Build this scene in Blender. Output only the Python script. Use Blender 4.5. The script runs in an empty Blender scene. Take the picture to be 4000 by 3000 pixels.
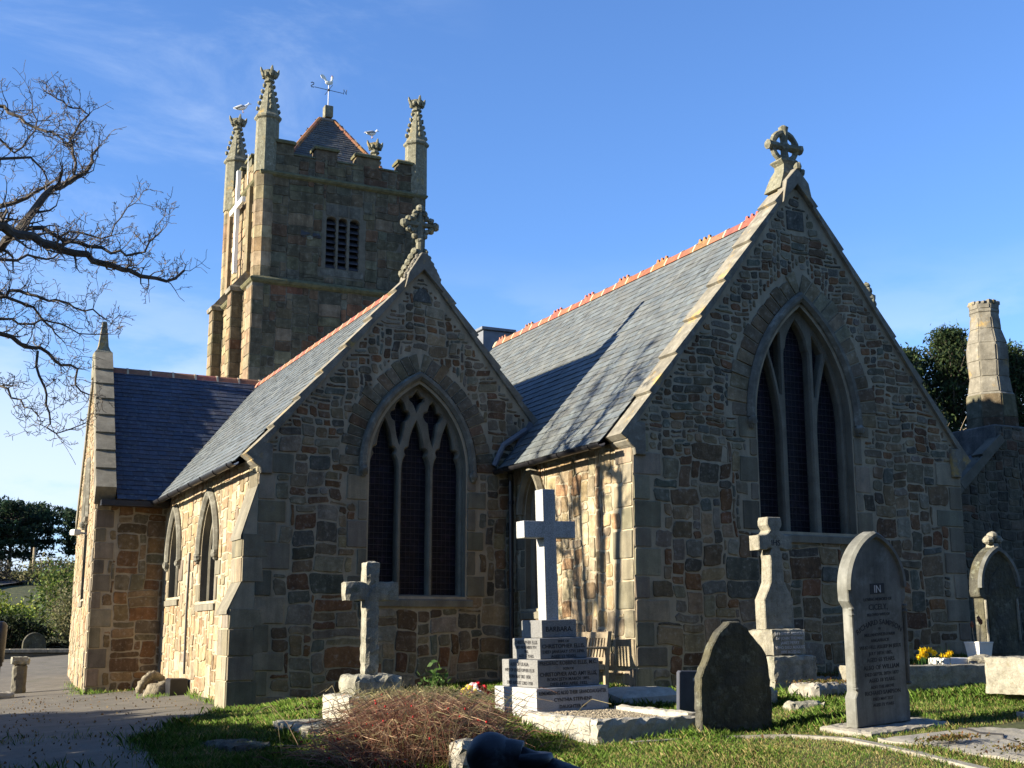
import bpy, math, random
import numpy as np
from mathutils import Vector, Matrix
from mathutils.geometry import tessellate_polygon

C = bpy.context.scene.collection
R = math.radians
rng = random.Random(11)
nrg = np.random.default_rng(5)

# ------------------------------------------------------------------ camera, light, exposure
cam_d = bpy.data.cameras.new('camera')
cam = bpy.data.objects.new('camera', cam_d)
C.objects.link(cam)
cam.location = (0, 0, 0.8)
cam.rotation_euler = (R(90 + 11.32), 0, R(-25.85))
cam_d.sensor_width = 36
cam_d.lens = 36 * 2700 / 2212
cam_d.clip_end = 3000
bpy.context.scene.camera = cam

SUN_DIR = Vector((0.929, -0.167, -0.329)).normalized()   # the way the light travels
sun_d = bpy.data.lights.new('sun', 'SUN')
sun_d.energy = 5.0
sun_d.angle = R(0.5)
sun_d.color = (1.0, 0.89, 0.72)
sun = bpy.data.objects.new('sun', sun_d)
C.objects.link(sun)
sun.rotation_euler = SUN_DIR.to_track_quat('-Z', 'Y').to_euler()
SUN_EL = math.asin(-SUN_DIR.z)
SUN_AZ = math.atan2(-SUN_DIR.x, -SUN_DIR.y)

world = bpy.data.worlds.new('World')
bpy.context.scene.world = world
world.use_nodes = True
wt = world.node_tree
wt.nodes.clear()
def wn(t, **k):
    n = wt.nodes.new(t)
    for a, b in k.items():
        setattr(n, a, b)
    return n
w_out = wn('ShaderNodeOutputWorld')
w_bg = wn('ShaderNodeBackground')
w_bg.inputs[1].default_value = 0.08
w_sky = wn('ShaderNodeTexSky', sky_type='NISHITA', sun_disc=False, sun_elevation=SUN_EL, sun_rotation=SUN_AZ,
           altitude=0, air_density=1.0, dust_density=0.2, ozone_density=5.0)
w_tc = wn('ShaderNodeTexCoord')
wl = wt.links.new
def w_math(op, a, b=None, c=None):
    n = wn('ShaderNodeMath', operation=op)
    for k, v in enumerate((a, b, c)):
        if v is None: continue
        if isinstance(v, (int, float)): n.inputs[k].default_value = v
        else: wl(v, n.inputs[k])
    return n.outputs[0]
def w_noise(scale, rot, sc, detail=9, rough=.62, dist=.4):
    m = wn('ShaderNodeMapping'); m.inputs['Scale'].default_value = sc; m.inputs['Rotation'].default_value = rot
    n = wn('ShaderNodeTexNoise')
    for k, v in (('Scale', scale), ('Detail', detail), ('Roughness', rough), ('Distortion', dist)): n.inputs[k].default_value = v
    wl(w_tc.outputs['Generated'], m.inputs[0]); wl(m.outputs[0], n.inputs['Vector'])
    return n.outputs[0]
def w_range(v, a, b, c, d):
    r = wn('ShaderNodeMapRange', interpolation_type='SMOOTHSTEP')
    for k, q in zip((1, 2, 3, 4), (a, b, c, d)): r.inputs[k].default_value = q
    wl(v, r.inputs[0]); return r.outputs[0]
def w_mix(f, a, b):
    m = wn('ShaderNodeMixRGB'); wl(f, m.inputs[0]); wl(a, m.inputs[1])
    m.inputs[2].default_value = (*b, 1); return m.outputs[0]
w_sep = wn('ShaderNodeSeparateXYZ'); wl(w_tc.outputs['Generated'], w_sep.inputs[0])
w_dot = wn('ShaderNodeVectorMath', operation='DOT_PRODUCT'); wl(w_tc.outputs['Generated'], w_dot.inputs[0])
w_dot.inputs[1].default_value = (0.02, 0.90, 0.44)          # a patch of thin cirrus high on the left
c_cir = w_math('MULTIPLY', w_range(w_noise(3.2, (.3, .5, .5), (1.0, 3.2, 3.6)), .47, .78, 0, .38), w_range(w_dot.outputs['Value'], .93, .995, .0, .9))
c_low = w_math('MULTIPLY', w_range(w_noise(4.5, (0, 0, 0), (1, 1, 3.4), 8, .55, .2), .45, .60, 0, .7), w_range(w_sep.outputs['Z'], .31, .10, 0, 1))
c_hz = w_range(w_sep.outputs['Z'], .32, -.02, 0, .5)           # the pale band of air above the horizon
w_tint = wn('ShaderNodeMixRGB', blend_type='MULTIPLY'); w_tint.inputs[0].default_value = 1; wl(w_sky.outputs[0], w_tint.inputs[1]); w_tint.inputs[2].default_value = (.84, .93, 1.10, 1)
col = w_mix(c_hz, w_tint.outputs[0], (2.3, 3.3, 4.7))
col = w_mix(c_cir, col, (3.6, 4.2, 5.0))
col = w_mix(c_low, col, (3.7, 4.1, 4.8))
wl(col, w_bg.inputs[0])
wl(w_bg.outputs[0], w_out.inputs[0])
vs = bpy.context.scene.view_settings
vs.view_transform = 'Standard'
vs.look = 'None'
vs.exposure = 1.68
vs.gamma = 1.0

# ------------------------------------------------------------------ materials
def mat(name, col=None, rough=0.9, var=0.35, vscale=5.0, lichen=None, lichen_amt=0.3, lichen_scale=7.0, speck=0.0,
        bump=0.3, bscale=30.0, bdist=0.01, spec=0.3, second=None, coord='Object', metal=0.0, translucent=False, yellow=0.0, streak=0.0):
    """tinted stone-like surface; col None reads the per-face colour stored on the mesh"""
    m = bpy.data.materials.new(name)
    m.use_nodes = True
    t = m.node_tree
    N, L = t.nodes, t.links.new
    b = N['Principled BSDF']
    b.inputs['Roughness'].default_value = rough
    b.inputs['Specular IOR Level'].default_value = spec
    b.inputs['Metallic'].default_value = metal
    tc = N.new('ShaderNodeTexCoord')
    co = tc.outputs[coord]
    if col is None:
        a = N.new('ShaderNodeAttribute')
        a.attribute_name = 'tint'
        c = a.outputs['Color']
    else:
        a = N.new('ShaderNodeRGB')
        a.outputs[0].default_value = (*col, 1)
        c = a.outputs[0]
    def noise(scale, detail=6, rough_=0.6):
        n = N.new('ShaderNodeTexNoise')
        n.inputs['Scale'].default_value = scale
        n.inputs['Detail'].default_value = detail
        n.inputs['Roughness'].default_value = rough_
        L(co, n.inputs['Vector'])
        return n.outputs[0]
    def rangen(src, a0, a1, b0, b1):
        r = N.new('ShaderNodeMapRange')
        for i, v in zip((1, 2, 3, 4), (a0, a1, b0, b1)):
            r.inputs[i].default_value = v
        L(src, r.inputs[0])
        return r.outputs[0]
    def mix(kind, fac, c1, c2):
        x = N.new('ShaderNodeMixRGB')
        x.blend_type = kind
        for i, v in ((0, fac), (1, c1), (2, c2)):
            if isinstance(v, (float, int)):
                x.inputs[i].default_value = v
            elif isinstance(v, tuple):
                x.inputs[i].default_value = (*v, 1)
            else:
                L(v, x.inputs[i])
        return x.outputs[0]
    if second:
        c = mix('MIX', rangen(noise(vscale * 0.6, 5), 0.42, 0.62, 0, 1), c, second)
    if var:
        f = rangen(noise(vscale, 8, 0.65), 0.25, 0.75, 1 - var, 1 + var)
        g = N.new('ShaderNodeCombineColor')
        for i in range(3):
            L(f, g.inputs[i])
        c = mix('MULTIPLY', 1.0, c, g.outputs[0])
    if speck:
        f = rangen(noise(150, 2, 0.5), 0.35, 0.65, 1 - speck, 1 + speck)
        g = N.new('ShaderNodeCombineColor')
        for i in range(3):
            L(f, g.inputs[i])
        c = mix('MULTIPLY', 1.0, c, g.outputs[0])
    if lichen:
        c = mix('MIX', rangen(noise(lichen_scale, 9, 0.72), 0.54, 0.66, 0, lichen_amt), c, lichen)
    if streak:
        mp = N.new('ShaderNodeMapping'); mp.inputs['Scale'].default_value = (5, 5, .45); L(co, mp.inputs[0])
        nz = N.new('ShaderNodeTexNoise'); nz.inputs['Scale'].default_value = 1.0; nz.inputs['Detail'].default_value = 7; nz.inputs['Roughness'].default_value = .65
        L(mp.outputs[0], nz.inputs['Vector'])
        f = rangen(nz.outputs[0], .3, .7, 1 - streak, 1 + streak * .7)
        g = N.new('ShaderNodeCombineColor')
        for i in range(3): L(f, g.inputs[i])
        c = mix('MULTIPLY', 1.0, c, g.outputs[0])
    if yellow:
        c = mix('MIX', rangen(noise(2.3, 9, 0.7), 0.56, 0.66, 0, yellow), c, (0.55, 0.33, 0.04))
    L(c, b.inputs['Base Color'])
    if bump:
        bn = N.new('ShaderNodeBump')
        bn.inputs['Strength'].default_value = bump
        bn.inputs['Distance'].default_value = bdist
        L(noise(bscale, 7, 0.65), bn.inputs['Height'])
        L(bn.outputs[0], b.inputs['Normal'])
    if translucent:
        tr = N.new('ShaderNodeBsdfTranslucent')
        L(c, tr.inputs['Color'])
        ms = N.new('ShaderNodeMixShader')
        ms.inputs[0].default_value = 0.35
        L(b.outputs[0], ms.inputs[1])
        L(tr.outputs[0], ms.inputs[2])
        L(ms.outputs[0], N['Material Output'].inputs[0])
    return m

MT = {}
MT['stone'] = mat('rubble_stone', None, 0.92, 0.45, 7, (0.33, 0.32, 0.27), 0.45, 14, 0.12, 0.7, 22, 0.02, streak=0.30)
MT['mortar'] = mat('lime_mortar', (0.33, 0.28, 0.19), 0.95, 0.3, 3, (0.17, 0.155, 0.12), 0.45, 3, 0.1, 0.5, 45, 0.01, streak=0.30)
MT['dressed'] = mat('dressed_granite', (0.165, 0.15, 0.11), 0.9, 0.3, 4, (0.13, 0.13, 0.11), 0.5, 4, 0.18, 0.35, 50, streak=0.30)
MT['dressed_t'] = mat('dressed_granite_tinted', None, 0.9, 0.3, 4, (0.14, 0.14, 0.115), 0.5, 5, 0.18, 0.4, 45, streak=0.35)
MT['coping'] = mat('weathered_coping', (0.165, 0.152, 0.118), 0.92, 0.45, 5, (0.30, 0.29, 0.245), 0.6, 9, 0.15, 0.5, 35, 0.012, yellow=0.45, streak=0.25)
MT['hood'] = mat('lichened_hood_stone', (0.135, 0.128, 0.10), 0.92, 0.45, 6, (0.26, 0.26, 0.22), 0.7, 6, 0.1, 0.5, 35)
MT['finial'] = mat('lichened_finial', (0.15, 0.145, 0.10), 0.95, 0.5, 9, (0.36, 0.35, 0.28), 0.6, 14, 0.1, 0.9, 30, 0.02, yellow=0.35)
MT['tower'] = mat('mossy_tower_ashlar', None, 0.95, 0.5, 4, (0.19, 0.185, 0.145), 0.4, 8, 0.12, 0.7, 16, 0.03, streak=0.40)
MT['towerm'] = mat('tower_joint', (0.115, 0.105, 0.078), 0.95, 0.4, 4, (0.09, 0.10, 0.07), 0.6, 5, 0.1, 0.5, 30)
MT['moss'] = mat('mossy_coping', (0.11, 0.105, 0.055), 0.95, 0.5, 6, (0.20, 0.15, 0.04), 0.6, 9, 0.1, 0.8, 22, 0.03)
MT['slate'] = mat('roof_slate', None, 0.62, 0.3, 6, (0.20, 0.23, 0.20), 0.35, 11, 0.0, 0.25, 40, 0.006, 0.4, streak=0.22)
MT['slate_under'] = mat('slate_underlay', (0.03, 0.033, 0.038), 0.9, 0.2, 5)
MT['terracotta'] = mat('ridge_terracotta', None, 0.85, 0.3, 8, (0.40, 0.28, 0.09), 0.35, 7, 0.05, 0.3, 40)
MT['lead'] = mat('lead_sheet', (0.13, 0.14, 0.155), 0.6, 0.3, 4, None, 0, 1, 0, 0.2, 12, 0.01, 0.4)
MT['iron'] = mat('black_iron', (0.012, 0.012, 0.014), 0.4, 0.4, 8, None, 0, 1, 0, 0.2, 60, 0.004, 0.5)
MT['rail'] = mat('black_painted_rail', (0.014, 0.015, 0.02), 0.5, 0.4, 20, (0.16, 0.165, 0.17), 0.5, 14, 0, 0.35, 40, 0.004, 0.5)
MT['glass'] = mat('leaded_glass', (0.010, 0.009, 0.014), 0.35, 0.8, 9, (0.035, 0.022, 0.04), 0.7, 5, 0, 0.8, 9, 0.03, 0.12)
MT['wire'] = mat('window_guard', (0.075, 0.068, 0.065), 0.7, 0.2, 9, None, 0, 1, 0, 0, 1, 0, 0.1)
MT['louvre'] = mat('slate_louvre', (0.045, 0.045, 0.052), 0.8, 0.4, 6, None, 0, 1, 0, 0.3, 30)
MT['white'] = mat('white_paint', (0.82, 0.82, 0.78), 0.55, 0.06, 4, None, 0, 1, 0, 0)
MT['granite'] = mat('grey_granite', (0.32, 0.32, 0.305), 0.6, 0.12, 5, None, 0, 1, 0.45, 0.25, 90, 0.004, streak=0.25)
MT['granite_dark'] = mat('polished_grey_granite', (0.165, 0.165, 0.158), 0.5, 0.12, 5, None, 0, 1, 0.4, 0.2, 90, 0.003, streak=0.25)
MT['granite_old'] = mat('mossy_granite', (0.235, 0.225, 0.175), 0.95, 0.45, 8, (0.07, 0.08, 0.045), 0.75, 7, 0.3, 0.9, 28, 0.02, streak=0.35)
MT['granite_lich'] = mat('lichened_granite', (0.24, 0.225, 0.175), 0.95, 0.4, 8, (0.15, 0.13, 0.075), 0.7, 13, 0.25, 0.9, 30, 0.02, streak=0.30)
MT['marble'] = mat('weathered_headstone', (0.15, 0.152, 0.135), 0.8, 0.35, 4, (0.24, 0.255, 0.24), 0.4, 5, 0.08, 0.25, 40, 0.006, second=(0.105, 0.105, 0.088), streak=0.45)
MT['slab_dark'] = mat('rough_slate_slab', (0.06, 0.058, 0.045), 0.9, 0.6, 4, (0.19, 0.20, 0.15), 0.7, 7, 0.1, 1.0, 11, 0.05, second=(0.085, 0.078, 0.045), streak=0.40)
MT['slab_blue'] = mat('dark_slate_slab', (0.05, 0.055, 0.07), 0.75, 0.3, 5, None, 0, 1, 0.05, 0.3, 30)
MT['kerb'] = mat('pale_kerb_stone', (0.31, 0.29, 0.235), 0.9, 0.3, 7, (0.19, 0.18, 0.13), 0.6, 11, 0.15, 0.7, 35, 0.012)
MT['ledger'] = mat('flat_ledger_stone', (0.24, 0.225, 0.185), 0.92, 0.3, 4, (0.13, 0.12, 0.07), 0.6, 5, 0.15, 0.6, 30, 0.012)
MT['gravel'] = mat('grave_gravel', (0.36, 0.31, 0.225), 0.95, 0.6, 40, (0.09, 0.075, 0.05), 0.6, 22, 0.4, 1.0, 70, 0.03)
MT['letter'] = mat('black_lettering', (0.028, 0.028, 0.03), 0.7, 0.1, 5, None, 0, 1, 0, 0)
MT['letter_w'] = mat('white_lettering', (0.42, 0.42, 0.42), 0.7, 0.3, 30, None, 0, 1, 0, 0)
MT['timber'] = mat('bench_timber', (0.25, 0.20, 0.13), 0.8, 0.3, 12, None, 0, 1, 0.1, 0.3, 60)
MT['gold'] = mat('gilded_metal', (0.7, 0.68, 0.58), 0.45, 0.1, 5, None, 0, 1, 0, 0)
MT['steel'] = mat('galvanised_pole', (0.42, 0.44, 0.47), 0.5, 0.1, 5, None, 0, 1, 0, 0)
MT['gull'] = mat('gull_plumage', None, 0.8, 0.08, 8, None, 0, 1, 0, 0)
MT['bark'] = mat('bare_bark', (0.085, 0.07, 0.055), 0.9, 0.4, 9, (0.19, 0.18, 0.12), 0.5, 6, 0.0, 0.5, 30)
MT['leaf'] = mat('foliage', None, 0.7, 0.25, 3, None, 0, 1, 0, 0, translucent=True, spec=0.2)
MT['grassb'] = mat('grass_blades', None, 0.75, 0.1, 3, None, 0, 1, 0, 0, translucent=True, spec=0.15)
MT['flower'] = mat('petals', None, 0.7, 0.1, 30, None, 0, 1, 0, 0, translucent=True)
MT['path'] = mat('concrete_path', (0.11, 0.10, 0.08), 0.95, 0.35, 2.0, (0.06, 0.06, 0.035), 0.55, 1.1, 0.22, 0.4, 60, 0.006)
MT['turf'] = mat('turf_soil', (0.05, 0.058, 0.02), 0.95, 0.5, 5, (0.15, 0.12, 0.045), 0.6, 2.0, 0.2, 0.8, 30, 0.03)
MT['road'] = mat('road_asphalt', (0.055, 0.055, 0.058), 0.9, 0.2, 3, None, 0, 1, 0.1, 0.2, 50)
MT['ring_stone'] = mat('boulder_stone', (0.23, 0.2, 0.14), 0.95, 0.5, 6, (0.12, 0.105, 0.07), 0.7, 6, 0.2, 1.0, 14, 0.05)
MT['plain_w'] = mat('white_glazed_pot', (0.7, 0.69, 0.64), 0.5, 0.1, 6, None, 0, 1, 0, 0.1, 30)

# ------------------------------------------------------------------ mesh helpers
class MB:
    def __init__(s):
        s.v = []; s.f = []; s.m = []; s.c = []; s.mats = []
    def mi(s, m):
        if m not in s.mats:
            s.mats.append(m)
        return s.mats.index(m)
    def add(s, vs, fs, m, col=(0.3, 0.3, 0.3)):
        o = len(s.v)
        s.v.extend([tuple(p) for p in vs])
        k = s.mi(m)
        for f in fs:
            s.f.append([i + o for i in f]); s.m.append(k); s.c.append(col)
    def box(s, a, b, m, col=(0.3, 0.3, 0.3), bev=0.0):
        x0, y0, z0 = a; x1, y1, z1 = b
        if bev <= 0:
            vs = [(x, y, z) for z in (z0, z1) for x, y in ((x0, y0), (x1, y0), (x1, y1), (x0, y1))]
            s.add(vs, [(3, 2, 1, 0), (4, 5, 6, 7), (0, 1, 5, 4), (1, 2, 6, 5), (2, 3, 7, 6), (3, 0, 4, 7)], m, col)
            return
        e = bev
        def ring(z, i):
            return [(x0 + i, y0 + i, z), (x1 - i, y0 + i, z), (x1 - i, y1 - i, z), (x0 + i, y1 - i, z)]
        s.rings([ring(z0, e), ring(z0 + e, 0), ring(z1 - e, 0), ring(z1, e)], m, col)
    def rings(s, rs, m, col=(0.3, 0.3, 0.3), cap=True, closed=True):
        n = len(rs[0]); vs = [p for r in rs for p in r]; fs = []
        for k in range(len(rs) - 1):
            for i in range(n if closed else n - 1):
                j = (i + 1) % n
                fs.append((k * n + i, k * n + j, (k + 1) * n + j, (k + 1) * n + i))
        if cap:
            fs.append(tuple(range(n - 1, -1, -1)))
            fs.append(tuple((len(rs) - 1) * n + i for i in range(n)))
        s.add(vs, fs, m, col)
    def tube(s, pts, rad, m, col=(0.3, 0.3, 0.3), n=8):
        pts = [Vector(p) for p in pts]
        if not isinstance(rad, (list, tuple)):
            rad = [rad] * len(pts)
        rs = []; prev = None
        for i, p in enumerate(pts):
            d = (pts[min(i + 1, len(pts) - 1)] - pts[max(i - 1, 0)])
            if d.length < 1e-9:
                d = Vector((0, 0, 1))
            d.normalize()
            a = prev if prev is not None else (Vector((0, 0, 1)) if abs(d.z) < 0.9 else Vector((1, 0, 0)))
            x = (a - d * a.dot(d))
            if x.length < 1e-6:
                x = d.orthogonal()
            x.normalize(); y = d.cross(x); prev = x
            rs.append([tuple(p + (x * math.cos(2 * math.pi * k / n) + y * math.sin(2 * math.pi * k / n)) * rad[i]) for k in range(n)])
        s.rings(rs, m, col)
    def lathe(s, prof, c, m, col=(0.3, 0.3, 0.3), n=12, rot=0.0):
        rs = [[(c[0] + r * math.cos(rot + 2 * math.pi * k / n), c[1] + r * math.sin(rot + 2 * math.pi * k / n), c[2] + z) for k in range(n)] for r, z in prof]
        s.rings(rs, m, col)
    def blob(s, c, r, m, col=(0.3, 0.3, 0.3), jit=0.0, nu=8, nv=6):
        r = r if isinstance(r, (tuple, list)) else (r, r, r)
        rs = []
        for i in range(nv + 1):
            t = math.pi * i / nv
            q = []
            for k in range(nu):
                p = 2 * math.pi * k / nu
                j = 1 + rng.uniform(-jit, jit)
                st = max(math.sin(t), 0.03)
                q.append((c[0] + r[0] * st * math.cos(p) * j, c[1] + r[1] * st * math.sin(p) * j, c[2] - r[2] * math.cos(t) * j))
            rs.append(q)
        s.rings(rs, m, col)
    def build(s, name, parent=None, smooth=False):
        me = bpy.data.meshes.new(name)
        me.from_pydata(s.v, [], s.f)
        for m in s.mats:
            me.materials.append(MT[m])
        me.polygons.foreach_set('material_index', s.m)
        at = me.attributes.new('tint', 'FLOAT_COLOR', 'FACE')
        at.data.foreach_set('color', np.array([(*c[:3], 1.0) for c in s.c], dtype=np.float32).ravel())
        if smooth:
            me.polygons.foreach_set('use_smooth', [True] * len(s.f))
        me.update()
        o = bpy.data.objects.new(name, me)
        C.objects.link(o)
        if parent:
            o.parent = parent
        return o

def tag(o, label=None, cat=None, group=None, kind=None):
    if label: o['label'] = label
    if cat: o['category'] = cat
    if group: o['group'] = group
    if kind: o['kind'] = kind
    return o
def thing(name, label, cat, loc=(0, 0, 0), rot=(0, 0, 0), group=None):
    o = bpy.data.objects.new(name, None)
    C.objects.link(o)
    o.location = loc
    o.rotation_euler = rot
    o.empty_display_size = 0.2
    return tag(o, label, cat, group)
def qmesh(name, V, cols, m, parent=None, tri=False):
    """many loose faces at once: V is (n,k,3), cols (n,3)"""
    n, k = V.shape[0], V.shape[1]
    me = bpy.data.meshes.new(name)
    me.vertices.add(n * k); me.loops.add(n * k); me.polygons.add(n)
    me.vertices.foreach_set('co', V.astype(np.float32).ravel())
    me.loops.foreach_set('vertex_index', np.arange(n * k, dtype=np.int32))
    me.polygons.foreach_set('loop_start', np.arange(0, n * k, k, dtype=np.int32))
    try:
        me.polygons.foreach_set('loop_total', np.full(n, k, dtype=np.int32))
    except Exception:
        pass
    me.materials.append(MT[m])
    at = me.attributes.new('tint', 'FLOAT_COLOR', 'FACE')
    at.data.foreach_set('color', np.concatenate([cols, np.ones((n, 1))], 1).astype(np.float32).ravel())
    me.update(calc_edges=True)
    me.validate()
    o = bpy.data.objects.new(name, me)
    C.objects.link(o)
    if parent: o.parent = parent
    return o

class Fr:
    """a wall plane: u along, w up, d outward"""
    def __init__(s, o, U, W, N):
        s.o, s.U, s.W, s.N = Vector(o), Vector(U).normalized(), Vector(W).normalized(), Vector(N).normalized()
    def __call__(s, u, w, d=0.0):
        return tuple(s.o + s.U * u + s.W * w + s.N * d)
def in_poly(poly, x, y):
    x = np.asarray(x); y = np.asarray(y); r = np.zeros(x.shape, bool); n = len(poly)
    for i in range(n):
        x0, y0 = poly[i]; x1, y1 = poly[(i + 1) % n]
        c = ((y0 > y) != (y1 > y))
        with np.errstate(divide='ignore', invalid='ignore'):
            xi = (x1 - x0) * (y - y0) / (y1 - y0 + 1e-12) + x0
        r ^= c & (x < xi)
    return r
def area2(p):
    return sum(p[i][0] * p[(i + 1) % len(p)][1] - p[(i + 1) % len(p)][0] * p[i][1] for i in range(len(p)))
def offset_poly(p, d):
    """grow (d>0) a closed outline along its vertex normals"""
    if area2(p) < 0:
        p = p[::-1]
    n = len(p); out = []
    for i in range(n):
        a, b, c = p[i - 1], p[i], p[(i + 1) % n]
        e1 = Vector((b[0] - a[0], b[1] - a[1])); e2 = Vector((c[0] - b[0], c[1] - b[1]))
        if e1.length < 1e-7: e1 = e2
        if e2.length < 1e-7: e2 = e1
        e1.normalize(); e2.normalize()
        n1 = Vector((e1.y, -e1.x)); n2 = Vector((e2.y, -e2.x))
        m = n1 + n2
        if m.length < 1e-6: m = n1
        m.normalize()
        k = 1.0 / max(0.5, m.dot(n1))
        out.append((b[0] + m.x * d * k, b[1] + m.y * d * k))
    return out
def plate(mb, fr, outer, holes, d, m, col=(0.3, 0.3, 0.3)):
    ps = [outer] + holes
    flat = [p for q in ps for p in q]
    tr = tessellate_polygon([[Vector((x, y, 0)) for x, y in q] for q in ps])
    mb.add([fr(x, y, d) for x, y in flat], [t for t in tr], m, col)
def side(mb, fr, p, d0, d1, m, col=(0.3, 0.3, 0.3), p1=None):
    p1 = p1 or p
    n = len(p)
    mb.add([fr(x, y, d0) for x, y in p] + [fr(x, y, d1) for x, y in p1], [(i, (i + 1) % n, n + (i + 1) % n, n + i) for i in range(n)], m, col)
def slab2d(mb, fr, p, d0, d1, m, col=(0.3, 0.3, 0.3), bev=0.0):
    """an outline with thickness, front at d1, optional bevel on the front edge"""
    if area2(p) < 0: p = p[::-1]
    if bev:
        q = offset_poly(p, -bev)
        plate(mb, fr, q, [], d1, m, col)
        side(mb, fr, p, d0, d1 - bev, m, col)
        side(mb, fr, p, d1 - bev, d1, m, col, q)
    else:
        plate(mb, fr, p, [], d1, m, col)
        side(mb, fr, p, d0, d1, m, col)
    plate(mb, fr, p, [], d0, m, col)

# ---- gothic arches
def arch(a, h, spring, n=14, o=0.0):
    Rr = (a * a + h * h) / (2 * a); c = Rr - a; Ro = Rr + o
    t1 = math.acos(max(-1, min(1, c / Ro)))
    l = [(c - Ro * math.cos(t1 * i / n), spring + Ro * math.sin(t1 * i / n)) for i in range(n + 1)]
    return l + [(-x, y) for x, y in l[-2::-1]]
def shift(p, cx):
    return [(x + cx, y) for x, y in p]
def win_poly(cx, a, sill, spring, h, n=14, o=0.0):
    return shift([(-a - o, sill)] + arch(a, h, spring, n, o) + [(a + o, sill)], cx)

# ---- coursed rubble laid as separate stones in one wall mesh
PAL = [((0.20, 0.185, 0.145), 5), ((0.27, 0.225, 0.155), 4), ((0.155, 0.10, 0.062), 4), ((0.105, 0.10, 0.085), 3), ((0.21, 0.12, 0.065), 3), ((0.13, 0.145, 0.135), 3), ((0.24, 0.23, 0.20), 3), ((0.17, 0.13, 0.09), 4)]
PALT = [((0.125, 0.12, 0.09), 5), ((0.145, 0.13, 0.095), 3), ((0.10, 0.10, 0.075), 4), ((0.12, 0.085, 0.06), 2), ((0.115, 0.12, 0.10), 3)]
GRAN = [((0.235, 0.225, 0.19), 3), ((0.18, 0.18, 0.155), 2), ((0.27, 0.25, 0.205), 2)]
def pick(pal):
    kk = .71
    c = rng.choices([p[0] for p in pal], [p[1] for p in pal])[0]
    k = kk * rng.uniform(0.75, 1.25)
    return tuple(v * k * w_ * rng.uniform(0.95, 1.05) for v, w_ in zip(c, (1.12, 1.0, .80)))
def stone_poly(mb, fr, pts, dep, m, col, inset=0.011):
    """pts: outline of one stone; raised by dep with a rounded edge"""
    n = len(pts)
    cx = sum(p[0] for p in pts) / n; cy = sum(p[1] for p in pts) / n
    def sc(p, k):
        dx, dy = cx - p[0], cy - p[1]; l = math.hypot(dx, dy) + 1e-9
        return (p[0] + dx / l * k, p[1] + dy / l * k)
    tx, ty = rng.uniform(-.03, .03), rng.uniform(-.03, .03)
    r0 = [fr(*p, -0.006) for p in pts]
    r1 = [fr(*sc(p, inset * 0.25), dep * 0.65) for p in pts]
    r2 = []
    for p in pts:
        q = sc(p, inset)
        r2.append(fr(*q, dep + (q[0] - cx) * tx + (q[1] - cy) * ty))
    vs = r0 + r1 + r2; fs = []
    for k in (0, 1):
        for i in range(n):
            j = (i + 1) % n
            fs.append((k * n + i, k * n + j, (k + 1) * n + j, (k + 1) * n + i))
    fs.append(tuple(range(2 * n, 3 * n)))
    mb.add(vs, fs, m, col)
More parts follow.
